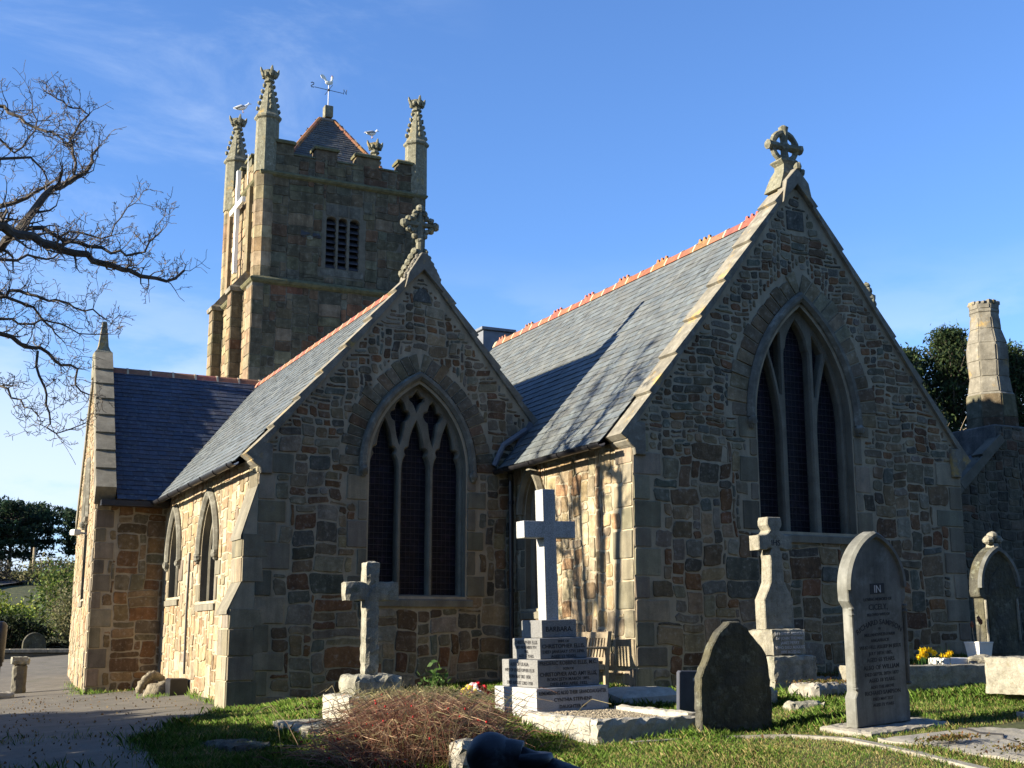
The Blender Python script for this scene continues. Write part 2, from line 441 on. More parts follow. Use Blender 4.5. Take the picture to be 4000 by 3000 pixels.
def rubble(mb, fr, mask, u0, u1, w0, w1, size, pal=PAL, pre=(), m='stone', gu=0.07, gw=0.065, gap=0.0135, warp=0.024, dep=(0.005, 0.02), rnd=0.036, colf=None):
    nu, nw = int((u1 - u0) / gu), int((w1 - w0) / gw)
    gu, gw = (u1 - u0) / nu, (w1 - w0) / nw
    ui, wi = np.meshgrid(u0 + (np.arange(nu) + .5) * gu, w0 + (np.arange(nw) + .5) * gw, indexing='ij')
    free = mask(ui, wi)
    ph = [rng.uniform(0, 6.28) for _ in range(6)]
    def wp(u, w):
        e = min(1, min(u - u0, u1 - u) / 0.5); e = max(0, e)
        a = math.sin(w * 5.1 + u * 1.3 + ph[0]) * .6 + math.sin(w * 9.7 - u * 2.1 + ph[1]) * .5
        b = math.sin(u * 3.1 + w * .9 + ph[2]) * .7 + math.sin(u * 7.7 - w * 1.7 + ph[3]) * .5
        return u + a * warp * e, w + b * warp * e
    def emit(a, b, c, d, col, mm, r_, gp, dp, wpon=True):
        a += gp; c -= gp; b += gp; d -= gp
        pts = []
        wd, hd = c - a, d - b
        for (px, py, sx, sy, first) in ((a, b, 1, 1, 0), (c, b, -1, 1, 1), (c, d, -1, -1, 0), (a, d, 1, -1, 1)):
            rx = min(wd * .35, abs(rng.gauss(r_, r_ * .6)) + .004); ry = min(hd * .35, abs(rng.gauss(r_, r_ * .6)) + .004)
            A = (px, py + sy * ry); B = (px + sx * rx * .29, py + sy * ry * .29); D = (px + sx * rx, py)
            pts += [A, B, D] if not first else [D, B, A]
        # extra points along long edges for wobble
        out = []
        for i, p in enumerate(pts):
            out.append(p)
            q = pts[(i + 1) % len(pts)]
            l = math.hypot(q[0] - p[0], q[1] - p[1])
            if l > .1:
                for k in range(1, 1 + int(l / .12)):
                    f = k / (1 + int(l / .12))
                    out.append((p[0] + (q[0] - p[0]) * f, p[1] + (q[1] - p[1]) * f))
        j = min(.011, r_ * .32)
        out = [(x + rng.uniform(-j, j), y + rng.uniform(-j, j)) for x, y in out]
        if wpon: out = [wp(*p) for p in out]
        stone_poly(mb, fr, out, dp, mm, col)
    for (a, b, c, d, col, mm) in pre:
        emit(a, b, c, d, col, mm, .012, gap * .7, rng.uniform(.012, .02), False)
        free &= ~((ui > a - gu * .5) & (ui < c + gu * .5) & (wi > b - gw * .4) & (wi < d + gw * .4))
    for j in range(nw):
        for i in range(nu):
            if not free[i, j]: continue
            sw, sh = size(w0 + j * gw)
            cw, ch = max(1, round(sw / gu)), max(1, round(sh / gw))
            k = 1
            while k < cw and i + k < nu and free[i + k, j]: k += 1
            # avoid leaving one-cell leftovers
            h = 1
            while h < ch and j + h < nw and free[i:i + k, j + h].all(): h += 1
            free[i:i + k, j:j + h] = False
            if k == 1 and h == 1 and rng.random() < .35: continue
            col = colf(u0 + i * gu, w0 + j * gw) if colf else pick(pal)
            emit(u0 + i * gu, w0 + j * gw, u0 + (i + k) * gu, w0 + (j + h) * gw, col, m, rnd * rng.uniform(.5, 1.4), gap * rng.uniform(.45, 1.35), rng.uniform(*dep))

def slates(mb, fr, region, u0, u1, w0, w1, ex=0.165, wd=0.21, tone=(0.085, 0.098, 0.105)):
    """overlapping roof slates; u along the eave, w up the slope"""
    w = w0; row = 0
    while w < w1 - .02:
        e = ex * rng.uniform(.97, 1.03)
        u = u0 - rng.uniform(0, wd)
        while u < u1:
            s = wd * rng.uniform(.75, 1.25)
            a, b = max(u, u0), min(u + s, u1)
            if b - a > .03 and region((a + b) / 2, w + e / 2):
                k = rng.uniform(.82, 1.18)
                g = rng.uniform(-.01, .012)
                col = (tone[0] * k - g * .5, tone[1] * k, tone[2] * k + g * .6)
                lo = w + rng.uniform(-.008, .004); up = min(w + e * 1.25, w1)
                tl, tr = .020 + rng.uniform(0, .009), .020 + rng.uniform(0, .009)
                g2 = .0025
                vs = [fr(a + g2, lo + rng.uniform(-.003, .003), tl), fr(b - g2, lo + rng.uniform(-.003, .003), tr), fr(b - g2, up, .009), fr(a + g2, up, .009),
                      fr(a + g2, lo, tl - .011), fr(b - g2, lo, tr - .011)]
                mb.add(vs, [(0, 1, 2, 3), (4, 5, 1, 0), (4, 0, 3), (1, 5, 2)], 'slate', col)
            u += s
        w += e; row += 1

def text_obj(name, lines, parent, origin, U, N, m='letter', ext=0.0012):
    """lettering: lines of (text, x, z, size); one mesh"""
    U = Vector(U); N = Vector(N); W = N.cross(U)
    vs, fs = [], []
    for (t, x, z, size, *rest) in lines:
        cu = bpy.data.curves.new('lettering', 'FONT')
        cu.body = t; cu.size = size; cu.align_x = 'CENTER'; cu.resolution_u = 2; cu.extrude = ext
        cu.offset = size * .012
        ob = bpy.data.objects.new('lettering', cu)
        C.objects.link(ob)
        me = ob.to_mesh()
        if me is None: continue
        o = len(vs)
        wdt = max((v.co.x for v in me.vertices), default=0) - min((v.co.x for v in me.vertices), default=0)
        k = 1.0
        mw = rest[0] if rest else None
        arcr = rest[1] if len(rest) > 1 else 0
        if mw and wdt > mw: k = mw / wdt
        for v in me.vertices:
            px, pz = v.co.x * k, v.co.y
            if arcr:
                th = px / arcr
                px, pz = (arcr + pz) * math.sin(th), (arcr + pz) * math.cos(th) - arcr
            p = Vector(origin) + U * (x + px) + W * (z + pz) + N * (v.co.z + ext)
            vs.append(tuple(p))
        for p in me.polygons:
            fs.append([o + i for i in p.vertices])
        ob.to_mesh_clear()
        bpy.data.objects.remove(ob)
        bpy.data.curves.remove(cu)
    mb = MB(); mb.add(vs, fs, m)
    return mb.build(name, parent)

def ground_z(x, y):
    x = np.asarray(x, float); y = np.asarray(y, float)
    z = .03 + .068 * (np.clip(x, -3, 16.5) - 9)
    z = z + .034 * np.clip(y - 30, 0, 14)
    z = z - .05 * np.clip(15.5 - y, 0, 22) * np.clip((x - 1.5) / 2.5, .35, 1)
    # gentle unevenness of the turf
    z = z + .02 * np.sin(x * 1.7 + y * .6) * np.sin(y * 1.3 - .4 * x) * np.clip((x - 3) / 3, 0, 1) * np.clip((24 - y) / 6, 0, 1)
    far = np.clip((np.hypot(x, y) - 60) / 60, 0, 1)
    return z * (1 - far) + (1.5 * far)
def gz(x, y):
    return float(ground_z(x, y))

# ------------------------------------------------------------------ the church
CH = thing('church', 'rubble stone church with two gables, slate roofs and pinnacled square tower', 'church')
CH_PARTS = []
def cpart(mb, name, parent=None, label=None, smooth=False):
    o = mb.build(name, parent or CH, smooth)
    if not parent: CH_PARTS.append(o)
    if label: o['label'] = label
    return o

def quoin_rects(u, z0, z1, dirn, wa=.28, wb=.5, mm='dressed_t'):
    out = []; z = z0; k = 0
    while z < z1 - .12:
        h = min(rng.uniform(.27, .42), z1 - z)
        w = (wb if k % 2 else wa) * rng.uniform(.9, 1.15)
        a, b = (u, u + w) if dirn > 0 else (u - w, u)
        out.append((a, z, b, z + h, pick(GRAN), mm)); z += h; k += 1
    return out
def jamb_rects(cx, a, sill, spring, mm='dressed_t'):
    out = []
    for s in (-1, 1):
        z = sill; k = rng.randint(0, 1)
        while z < spring - .1:
            h = min(rng.uniform(.25, .45), spring - z)
            w = (.34 if k % 2 else .16) * rng.uniform(.9, 1.1)
            u0, u1 = (cx + a, cx + a + w) if s > 0 else (cx - a - w, cx - a)
            out.append((u0, z, u1, z + h, pick(GRAN), mm)); z += h; k += 1
    return out
def voussoirs(mb, fr, cx, a, h, spring, o1, o2, n, m='stone', pal=PAL, low=0.0):
    Rr = (a * a + h * h) / (2 * a); c = Rr - a; Rm = Rr + (o1 + o2) / 2
    t1 = math.acos(c / Rm)
    for s in (-1, 1):
        for k in range(n):
            ta = low + (t1 - low) * (k + .05) / n; tb = low + (t1 - low) * (k + .95) / n
            oo = o2 + rng.uniform(-.07, .05)
            def P(t, o):
                x = c - (Rr + o) * math.cos(t)
                x = min(x, -.006)
                return (cx + (-s) * x * (1 if s > 0 else 1) * (1 if s > 0 else 1), spring + (Rr + o) * math.sin(t))
            q = [P(ta, o1), P(ta, oo), P((ta + tb) / 2, oo + .01), P(tb, oo), P(tb, o1), P((ta + tb) / 2, o1)]
            if s < 0: pass
            stone_poly(mb, fr, q, rng.uniform(.012, .028), m, pick(pal), .014)
def hood(name, fr, cx, a, h, spring, o1, o2, parent, proj=.09, stops=True, m='hood', n=16):
    mb = MB()
    prof = [(o1, -.01), (o1, proj * .45), (o1 + (o2 - o1) * .35, proj), (o1 + (o2 - o1) * .75, proj), (o2, proj * .35), (o2, -.01)]
    rows = [shift(arch(a, h, spring, n, o), cx) for o, d in prof]
    nn = len(rows[0])
    rs = [[fr(*rows[k][i], prof[k][1]) for k in range(len(prof))] for i in range(nn)]
    mb.rings(rs, m)
    if stops:
        for s in (-1, 1):
            x = cx + s * (a + (o1 + o2) / 2)
            c = fr(x, spring - .06, proj * .55)
            mb.blob(c, (.075, .075, .085), m, jit=.12, nu=9, nv=7)
            mb.blob(fr(x, spring - .13, proj * .4), (.05, .05, .05), m, jit=.1)
    return mb.build(name, parent)
def window(fr, cx, a, sill, spring, h, lights, parent=CH, fdep=-.13, bdep=-.3, bars=True, hood_o=(.06, .17), hstops=True, sillst=True, hm='hood'):
    """stone tracery frame with glass behind"""
    outer = win_poly(cx, a, sill, spring, h, 14, .012)
    mb = MB()
    fr_holes = [offset_poly(l, .022) for l in lights]
    plate(mb, fr, outer, fr_holes, fdep, 'dressed')
    for l, g in zip(lights, fr_holes):
        l2 = l if area2(l) > 0 else l[::-1]
        side(mb, fr, g, fdep, fdep - .035, 'dressed', p1=l2)
        side(mb, fr, l2, fdep - .035, bdep, 'dressed')
    w = cpart(mb, 'window', parent if parent is not CH else None)
    g = MB()
    plate(g, fr, win_poly(cx, a, sill, spring, h, 14, .03), [], bdep + .01, 'glass')
    g.build('glass', w)
    if bars:
        b = MB()
        for l in lights:
            xs = [p[0] for p in l]; ys = [p[1] for p in l]
            z = min(ys) + .1
            while z < max(ys) - .05:
                # width of the light at this height
                hit = []
                for i in range(len(l)):
                    p, q = l[i], l[(i + 1) % len(l)]
                    if (p[1] > z) != (q[1] > z):
                        hit.append(p[0] + (q[0] - p[0]) * (z - p[1]) / (q[1] - p[1]))
                if len(hit) >= 2:
                    b.tube([fr(min(hit), z, bdep + .035), fr(max(hit), z, bdep + .035)], .004, 'wire', n=4)
                z += .098
            x = min(xs) + .06
            while x < max(xs) - .04:
                top = [q[1] for q in l if abs(q[0] - x) < .08]
                if top:
                    b.tube([fr(x, min(ys), bdep + .03), fr(x, max(top) - .05, bdep + .03)], .0022, 'wire', n=4)
                x += .075
        if b.f: b.build('guard', w)
    if hood_o:
        hood('hood_mould', fr, cx, a, h, spring, hood_o[0], hood_o[1], w, stops=hstops, m=hm, proj=.09 if hm == 'hood' else .12)
    if sillst:
        s = MB()
        p0, p1 = cx - a - .12, cx + a + .12
        rs = [[fr(x, sill + .002, -.13), fr(x, sill - .06, .05), fr(x, sill - .16, .045), fr(x, sill - .16, -.13)] for x in (p0, p1)]
        s.rings(rs, 'dressed')
        s.build('sill', w)
    return w

def trefoil_light(cx, w, sill, spring, top):
    """tall light with a cusped, ogee-like head"""
    k = (top - spring) / .88
    prof = [(0, 1.0), (.08, .985), (.16, .93), (.22, .84), (.26, .74), (.285, .735), (.31, .80), (.345, .83), (.38, .77), (.405, .58), (.43, .50), (.52, .46), (.62, .38), (.72, .26), (.81, .13), (.88, 0.0)]
    L = [(cx - w * f, spring + y * k) for y, f in prof]
    Rr = [(cx + w * f, spring + y * k) for y, f in prof[-2::-1]]
    return [(cx - w, sill)] + L + Rr + [(cx + w, sill)]
def lobes(cx, pts):
    """symmetrical foiled opening from half outline (dx, z) bottom to top"""
    return [(cx + x, z) for x, z in pts] + [(cx - x, z) for x, z in pts[-2:0:-1]]

# ---------------- chancel: east wall at y=15, x 9.15..15.35, apex 7.78
XW0, XW1, YC = 9.15, 15.35, 15.0
APX, APZ, EVZ = 12.24, 7.80, 3.62
frC = Fr((0, YC, 0), (1, 0, 0), (0, 0, 1), (0, -1, 0))
chA = dict(cx=12.24, a=.90, sill=2.30, spring=3.98, h=1.82)
outC = [(XW0, -.9), (XW0, EVZ + .08), (APX, APZ + .08), (XW1, EVZ + .08), (XW1, -.9)]
holeC = win_poly(chA['cx'], chA['a'], chA['sill'], chA['spring'], chA['h'])
mb = MB()
plate(mb, frC, outC, [holeC], 0, 'mortar')
side(mb, frC, holeC, 0, -.31, 'dressed')
exC = win_poly(chA['cx'], chA['a'] + .015, chA['sill'] - .18, chA['spring'], chA['h'], 14, 0)
ringC = shift(arch(chA['a'], chA['h'], chA['spring'], 14, .54), 12.24)
def maskC(u, w):
    ok = in_poly([(XW0 + .02, -.8), (XW0 + .02, EVZ + .02), (APX, APZ - .12), (XW1 - .02, EVZ + .02), (XW1 - .02, -.8)], u, w)
    return ok & ~in_poly(exC, u, w) & ~in_poly(ringC, u, w)
def sizeC(z):
    if z < 3.3:
        return (rng.choice([.22, .34, .45, .6, .75]), rng.choice([.13, .2, .28, .34]))
    return (rng.choice([.12, .18, .24, .3, .38]), rng.choice([.07, .11, .13, .16]))
pre = quoin_rects(XW0, -.7, EVZ, 1) + quoin_rects(XW1, -.7, EVZ, -1) + jamb_rects(12.24, .915, chA['sill'], chA['spring'])
pre.append((12.05, 7.02, 12.40, 7.36, (.085, .085, .07), 'stone'))
rubble(mb, frC, maskC, XW0, XW1, -.8, 7.7, sizeC, PAL, pre)
voussoirs(mb, frC, 12.24, .90, 1.82, chA['spring'], .19, .50, 13, pal=[((.20, .185, .145), 5), ((.165, .13, .09), 2), ((.24, .20, .145), 3)])
# side walls
frS = Fr((XW0, 0, 0), (0, 1, 0), (0, 0, 1), (-1, 0, 0))
lnC = dict(cx=18.06, a=.32, sill=1.2, spring=2.72, h=.62)
holeL = win_poly(lnC['cx'], lnC['a'], lnC['sill'], lnC['spring'], lnC['h'])
plate(mb, frS, [(YC, -.9), (YC, 3.52), (19.2, 3.52), (19.2, -.9)], [holeL], 0, 'mortar')
side(mb, frS, holeL, 0, -.28, 'dressed')
exL = win_poly(lnC['cx'], lnC['a'] + .02, lnC['sill'] - .1, lnC['spring'], lnC['h'], 10, .0)
ringL = shift(arch(lnC['a'], lnC['h'], lnC['spring'], 10, .13), lnC['cx'])
def maskS(u, w):
    return (u > YC + .01) & (u < 19) & ~in_poly(exL, u, w) & ~in_poly(ringL, u, w)
PAL_LIT = [((0.36, 0.31, 0.225), 5), ((0.31, 0.245, 0.17), 3), ((0.29, 0.265, 0.21), 3), ((0.38, 0.34, 0.27), 4), ((0.33, 0.235, 0.15), 2)]  # paler than PAL: sunlight on the south walls put into the stone colour
rubble(mb, frS, maskS, YC, 19.0, -.8, 3.5, lambda z: (rng.choice([.2, .28, .4, .55]), rng.choice([.12, .18, .26, .34])), PAL_LIT,
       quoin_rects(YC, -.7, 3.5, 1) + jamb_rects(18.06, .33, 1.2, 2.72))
mb.add([(XW1, YC, -.9), (XW1, YC, EVZ), (XW1, 26, EVZ), (XW1, 26, -.9), (XW0, 26, -.9), (XW0, 26, EVZ), (APX, 26, 7.4)],
       [(0, 1, 2, 3), (3, 2, 6, 5, 4)], 'mortar')
cpart(mb, 'chancel_wall', label='coursed rubble walls of the taller gable with granite quoins')
# tracery: three stepped lancets
def church_lights():
    a, sill, sp, h = chA['a'], chA['sill'], chA['spring'], chA['h']
    Rr = (a * a + h * h) / (2 * a); c = Rr - a
    def xl(z, o=0.0):   # left boundary of the opening, inset o
        if z <= sp: return -a + o
        v = (Rr - o) ** 2 - (z - sp) ** 2
        return c - math.sqrt(max(v, 0))
    zt = sp + 1.03
    def xr(z):
        if z < sp - .15: return -.355
        f = (z - sp + .15) / (zt - sp + .15)
        return -.355 - (-.355 - xl(zt, .07)) * f ** 1.7
    zz = [sp - .15 + (zt - sp + .15) * i / 12 for i in range(13)]
    L = [(xl(sill, .07), sill)] + [(xl(z, .07), z) for z in zz[:-1]] + [(xl(zt, .07), zt)] + [(xr(z), z) for z in zz[-2::-1]] + [(-.355, sill)]
    M = []
    ct = sp + 1.62
    cs = sp + 1.0
    prof = [(0, 1), (.07, .99), (.14, .93), (.17, .84), (.22, .80), (.32, .72), (.42, .52), (.52, .26), (.60, 0)]
    k = (ct - cs) / .60; w = .235
    M = [(-w, sill)] + [(-w * f, cs + y * k) for y, f in prof] + [(w * f, cs + y * k) for y, f in prof[-2::-1]] + [(w, sill)]
    T = []
    zs = [sp + .32 + i * (1.18 / 10) for i in range(11)]
    lft = []; rgt = []
    for z in zs:
        xa = max(xr(min(z, zt)) + .085 if z < zt else -9, xl(z, .075)); xb = -.325
        if xb - xa > .012: lft.append((xa, z)); rgt.append((xb, z))
    T = lft[::1] + rgt[::-1]
    out = [L, [(-x, z) for x, z in L][::-1], M, T, [(-x, z) for x, z in T][::-1]]
    return [shift(p, 12.24) for p in out]
window(frC, 12.24, .90, chA['sill'], chA['spring'], chA['h'], church_lights(), hood_o=(.05, .19))
window(frS, lnC['cx'], .32, 1.2, 2.72, .62, [win_poly(18.06, .25, 1.23, 2.72, .5, 8)], hood_o=(.02, .14), hstops=False, fdep=-.1, bdep=-.24, hm='dressed')

# ---------------- side chapel: east wall at y=18.8
YS, SX0, SX1 = 18.8, 4.80, 9.15
SPX, SPZ, SEV = 7.44, 6.78, 3.55
frP = Fr((0, YS, 0), (1, 0, 0), (0, 0, 1), (0, -1, 0))
pA = dict(cx=7.425, a=.84, sill=1.39, spring=3.42, h=1.42)
RK = (SPZ - SEV) / (SPX - SX0)
zr = lambda x: SPZ - abs(x - SPX) * RK
outP = [(SX0, -1.0), (SX0, SEV + .08), (SPX, SPZ + .08), (9.42, zr(9.42) + .08), (9.42, 4.3), (9.15, 3.9), (9.15, -1.0)]
holeP = win_poly(pA['cx'], pA['a'], pA['sill'], pA['spring'], pA['h'])
mb = MB()
plate(mb, frP, outP, [holeP], 0, 'mortar')
side(mb, frP, holeP, 0, -.31, 'dressed')
exP = win_poly(pA['cx'], pA['a'] + .015, pA['sill'] - .18, pA['spring'], pA['h'])
ringP = shift(arch(pA['a'], pA['h'], pA['spring'], 14, .52), 7.425)
def maskP(u, w):
    ok = in_poly([(SX0 + .02, -.9), (SX0 + .02, SEV + .02), (SPX, SPZ - .12), (9.35, zr(9.35) - .1), (9.35, 4.2), (9.14, 3.9), (9.14, -.9)], u, w)
    return ok & ~in_poly(exP, u, w) & ~in_poly(ringP, u, w)
def sizeP(z):
    if z < 2.6: return (rng.choice([.22, .34, .5, .65, .8]), rng.choice([.13, .2, .28, .34]))
    if z < 3.8: return (rng.choice([.2, .28, .36, .5]), rng.choice([.1, .13, .18, .24]))
    return (rng.choice([.13, .18, .24, .32]), rng.choice([.08, .11, .13, .17]))
pre = quoin_rects(SX0, -.8, SEV, 1) + jamb_rects(7.425, .855, pA['sill'], pA['spring'])
rubble(mb, frP, maskP, SX0, 9.35, -.9, 6.7, sizeP, PAL, pre)
stone_poly(mb, frP, [(SPX - .17, 6.22), (SPX + .17, 6.22), (SPX + .13, 6.36), (SPX + .05, 6.46), (SPX - .05, 6.46), (SPX - .13, 6.36)], .02, 'stone', (.08, .085, .075))
voussoirs(mb, frP, 7.425, .84, 1.42, pA['spring'], .19, .48, 14, pal=[((.19, .18, .14), 5), ((.18, .125, .085), 2), ((.14, .135, .115), 2), ((.24, .21, .15), 3)])
# south wall with two windows
frQ = Fr((SX0, 0, 0), (0, 1, 0), (0, 0, 1), (-1, 0, 0))
sw = [dict(cx=22.0, a=.60, sill=1.36, spring=2.2, h=.95), dict(cx=25.0, a=.50, sill=1.50, spring=2.2, h=.92)]
hs = [win_poly(w['cx'], w['a'], w['sill'], w['spring'], w['h']) for w in sw]
plate(mb, frQ, [(YS, -1), (YS, 3.5), (26.2, 3.5), (26.2, -1)], hs, 0, 'mortar')
for q in hs: side(mb, frQ, q, 0, -.31, 'dressed')
exq = [win_poly(w['cx'], w['a'] + .02, w['sill'] - .12, w['spring'], w['h']) for w in sw] + [shift(arch(w['a'], w['h'], w['spring'], 12, .2), w['cx']) for w in sw]
def maskQ(u, w):
    ok = (u > YS + .01)
    for e in exq: ok = ok & ~in_poly(e, u, w)
    return ok
rubble(mb, frQ, maskQ, YS, 26.1, -.9, 3.48, lambda z: (rng.choice([.2, .28, .4, .55]), rng.choice([.12, .18, .26, .34])), PAL_LIT,
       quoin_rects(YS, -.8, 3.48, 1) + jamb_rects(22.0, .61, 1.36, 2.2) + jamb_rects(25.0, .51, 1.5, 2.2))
cpart(mb, 'chapel_wall', label='coursed rubble walls of the lower gable, sunlit on the south side')
def two_light(cx, a, sill, spring, h):
    w = (a - .05 - .055) / 2
    out = []
    for s in (-1, 1):
        c = cx + s * (w + .055)
        out.append([(c - w, sill)] + shift(arch(w, w * 1.9, spring + .02, 7), c) + [(c + w, sill)])
    zt = spring + h
    out.append(lobes(cx, [(0, zt - .62), (.07, zt - .5), (.11, zt - .4), (.09, zt - .3), (.04, zt - .2), (0, zt - .14)]))
    return out
for w in sw:
    window(frQ, w['cx'], w['a'], w['sill'], w['spring'], w['h'], two_light(**w), hood_o=(.03, .17), fdep=-.12, bdep=-.26, hstops=True)
def chapel_lights():
    cx = pA['cx']; sp = pA['spring']; k = .00253
    out = [trefoil_light(cx + dx, .235, 1.42, sp, sp + t) for dx, t in ((-.55, .80), (0, .80), (.55, .80))]
    # reticulated openings, z measured above the springing
    low = [(0, .46), (.05, .60), (.075, .74), (.09, .84), (.15, .88), (.185, .95), (.17, 1.0), (.10, 1.03), (.085, 1.08), (.06, 1.15), (0, 1.2)]
    out += [lobes(cx + s * .29, [(x * .86, sp + (z - .02) * .97) for x, z in low]) for s in (-1, 1)]
    top = [(0, 1.02), (.04, 1.1), (.075, 1.15), (.14, 1.19), (.145, 1.23), (.08, 1.245), (.055, 1.28), (0, 1.34)]
    out.append(lobes(cx, [(x * .85, sp + z - .03) for x, z in top]))
    return out
window(frP, 7.425, .84, pA['sill'], pA['spring'], pA['h'], chapel_lights(), hood_o=(.05, .18))
# buttress on the south side of the chapel corner
mb = MB()
prof = [(SX0 + .02, -1.0), (4.44, -1.0), (4.44, 1.18), (4.60, 1.55), (4.60, 2.32), (4.79, 3.02), (SX0 + .02, 3.1)]
y0, y1 = YS - .004, YS + .62
n = len(prof)
mb.add([(x, y0, z) for x, z in prof] + [(x, y1, z) for x, z in prof], [tuple(range(n)), tuple(range(2 * n - 1, n - 1, -1))] + [(i, (i + 1) % n, n + (i + 1) % n, n + i) for i in range(n)], 'mortar')
frb = Fr((0, y0, 0), (1, 0, 0), (0, 0, 1), (0, -1, 0))
for z, h, xl in [(-.8, .5, 4.44), (-.3, .42, 4.44), (.12, .36, 4.44), (.48, .4, 4.44), (.88, .3, 4.44), (1.56, .38, 4.60), (1.94, .36, 4.60)]:
    stone_poly(mb, frb, [(xl + .004, z + .01), (SX0 + rng.uniform(.03, .2), z + .01), (SX0 + .1, z + h - .01), (xl + .004, z + h - .01)], .018, 'dressed_t', pick(GRAN))
    f2 = Fr((xl, 0, 0), (0, 1, 0), (0, 0, 1), (-1, 0, 0))
    s = rng.uniform(.25, .4)
    for a, b in ((y0 + .005, y0 + s), (y0 + s + .012, y1 - .004)):
        stone_poly(mb, f2, [(a, z + .008), (b, z + .008), (b, z + h - .008), (a, z + h - .008)], .014, 'dressed_t', tuple(v * 1.25 for v in pick(GRAN)))  # south side tinted lighter than the east, sunlight put into the colour
# weathering slabs
for xa, za, xb, zb in ((4.40, 1.14, 4.62, 1.62), (4.565, 2.26, 4.80, 3.06)):
    mb.add([(xa, y0 - .01, za), (xa, y1 + .02, za), (xb, y1 + .02, zb), (xb, y0 - .01, zb), (xa, y0 - .01, za - .05), (xa, y1 + .02, za - .05)],
           [(0, 1, 2, 3), (4, 5, 1, 0), (4, 0, 3), (1, 5, 2)], 'dressed')
cpart(mb, 'buttress')

# ---------------- transept: east wall y=26, skewed south wall
YT = 26.0
T0 = Vector((3.40, YT, 0)); T1 = Vector((3.95, 33.4, 0))
frT = Fr((0, YT, 0), (1, 0, 0), (0, 0, 1), (0, -1, 0))
mb = MB()
plate(mb, frT, [(3.40, -1), (3.40, 3.52), (4.9, 3.52), (4.9, -1)], [], 0, 'mortar')
rubble(mb, frT, lambda u, w: (u > 3.4) & (u < 4.78), 3.4, 4.78, -.9, 3.5, lambda z: (rng.choice([.3, .45, .6, .8]), rng.choice([.15, .2, .28, .34])),
       [((.25, .19, .115), 4), ((.17, .12, .075), 4), ((.22, .135, .07), 3), ((.2, .175, .125), 3)], quoin_rects(3.4, -.8, 3.5, 1, .22, .4))  # browner than PAL: warm bounce off the lit chapel wall painted in
dT = (T1 - T0).normalized(); nT = Vector((-dT.y, dT.x, 0))
frU = Fr(T0, dT, (0, 0, 1), nT)
LT = (T1 - T0).length; TPK = 6.86
tw = dict(cx=LT / 2 - .5, a=.62, sill=1.55, spring=3.3, h=1.2)
hT = win_poly(tw['cx'], tw['a'], tw['sill'], tw['spring'], tw['h'])
plate(mb, frU, [(0, -1), (0, 3.5), (LT / 2, TPK), (LT, 3.5), (LT, -1)], [hT], 0, 'mortar')
side(mb, frU, hT, 0, -.31, 'dressed')
exT = [win_poly(tw['cx'], tw['a'] + .1, 1.4, 3.3, 1.2), shift(arch(.62, 1.2, 3.3, 12, .2), tw['cx'])]
def maskU(u, w):
    ok = in_poly([(.02, -.9), (.02, 3.5), (LT / 2, TPK - .2), (LT - .02, 3.5), (LT - .02, -.9)], u, w)
    for e in exT: ok = ok & ~in_poly(e, u, w)
    return ok
rubble(mb, frU, maskU, 0, LT, -.9, 6.6, sizeP, PAL_LIT, quoin_rects(0, -.8, 3.5, 1))
mb.add([(3.95, 33.4, -1), (3.95, 33.4, 3.5), (12, 33.4, 3.5), (12, 33.4, -1)], [(0, 1, 2, 3)], 'mortar')
cpart(mb, 'transept_wall', label='brownish rubble walls of the transept at the left end')
window(frU, tw['cx'], .62, 1.55, 3.3, 1.2, two_light(**tw), hood_o=(.03, .17), fdep=-.12, bdep=-.26)

# ---------------- roofs
def plane_fr(o, U, W):
    U = Vector(U); W = Vector(W)
    Nn = U.cross(W)
    if Nn.z < 0: Nn = -Nn
    return Fr(o, U, W, Nn)
def roof_slope(mb, o, U, W, lu, lw, region=lambda u, w: True, tone=(0.085, 0.098, 0.105), **k):
    f = plane_fr(o, U, W)
    mb.add([f(0, 0, 0), f(lu, 0, 0), f(lu, lw, 0), f(0, lw, 0)], [(0, 1, 2, 3)], 'slate_under')
    slates(mb, f, region, 0, lu, 0, lw, tone=tone, **k)
    return f
def ridge(name, a, b, parent, crest=False, seg=.46, h=.1, w=.13):
    a = Vector(a); b = Vector(b); d = (b - a); L = d.length; d.normalize()
    s = Vector((d.y, -d.x, 0)).normalized()
    mb = MB(); t = 0; k = 0
    while t < L - .02:
        e = min(t + seg, L)
        col = tuple(v * rng.uniform(.8, 1.2) for v in (0.21, 0.078, 0.045))
        for (t0, t1, up) in ((t + .004, e - .03, 0), (e - .035, e + .012, .012)):
            rs = []
            for q in (t0, t1):
                p = a + d * q
                rs.append([tuple(p + s * x + Vector((0, 0, z + (up if z > -.05 else 0)))) for x, z in ((-w, -.12), (-w * .95, -.095), (-w * .45, .01), (0, .05), (w * .45, .01), (w * .95, -.095), (w, -.12))])
            mb.rings(rs, 'terracotta', col if up == 0 else (.40, .33, .22))
        if crest and k % 3 == 1:
            for c in (.09, .23, .37):
                p = a + d * (t + c)
                rs = []
                for z, r_ in ((.02, .07), (.055, .06), (.065, .032), (.10, .028), (.112, .012)):
                    rs.append([tuple(p + d * (r_ * x) + s * (.02 * y) + Vector((0, 0, z))) for x, y in ((-1, -1), (1, -1), (1, 1), (-1, 1))])
                mb.rings(rs, 'terracotta', tuple(v * 1.25 for v in col))
        t = e; k += 1
    return mb.build(name, parent)
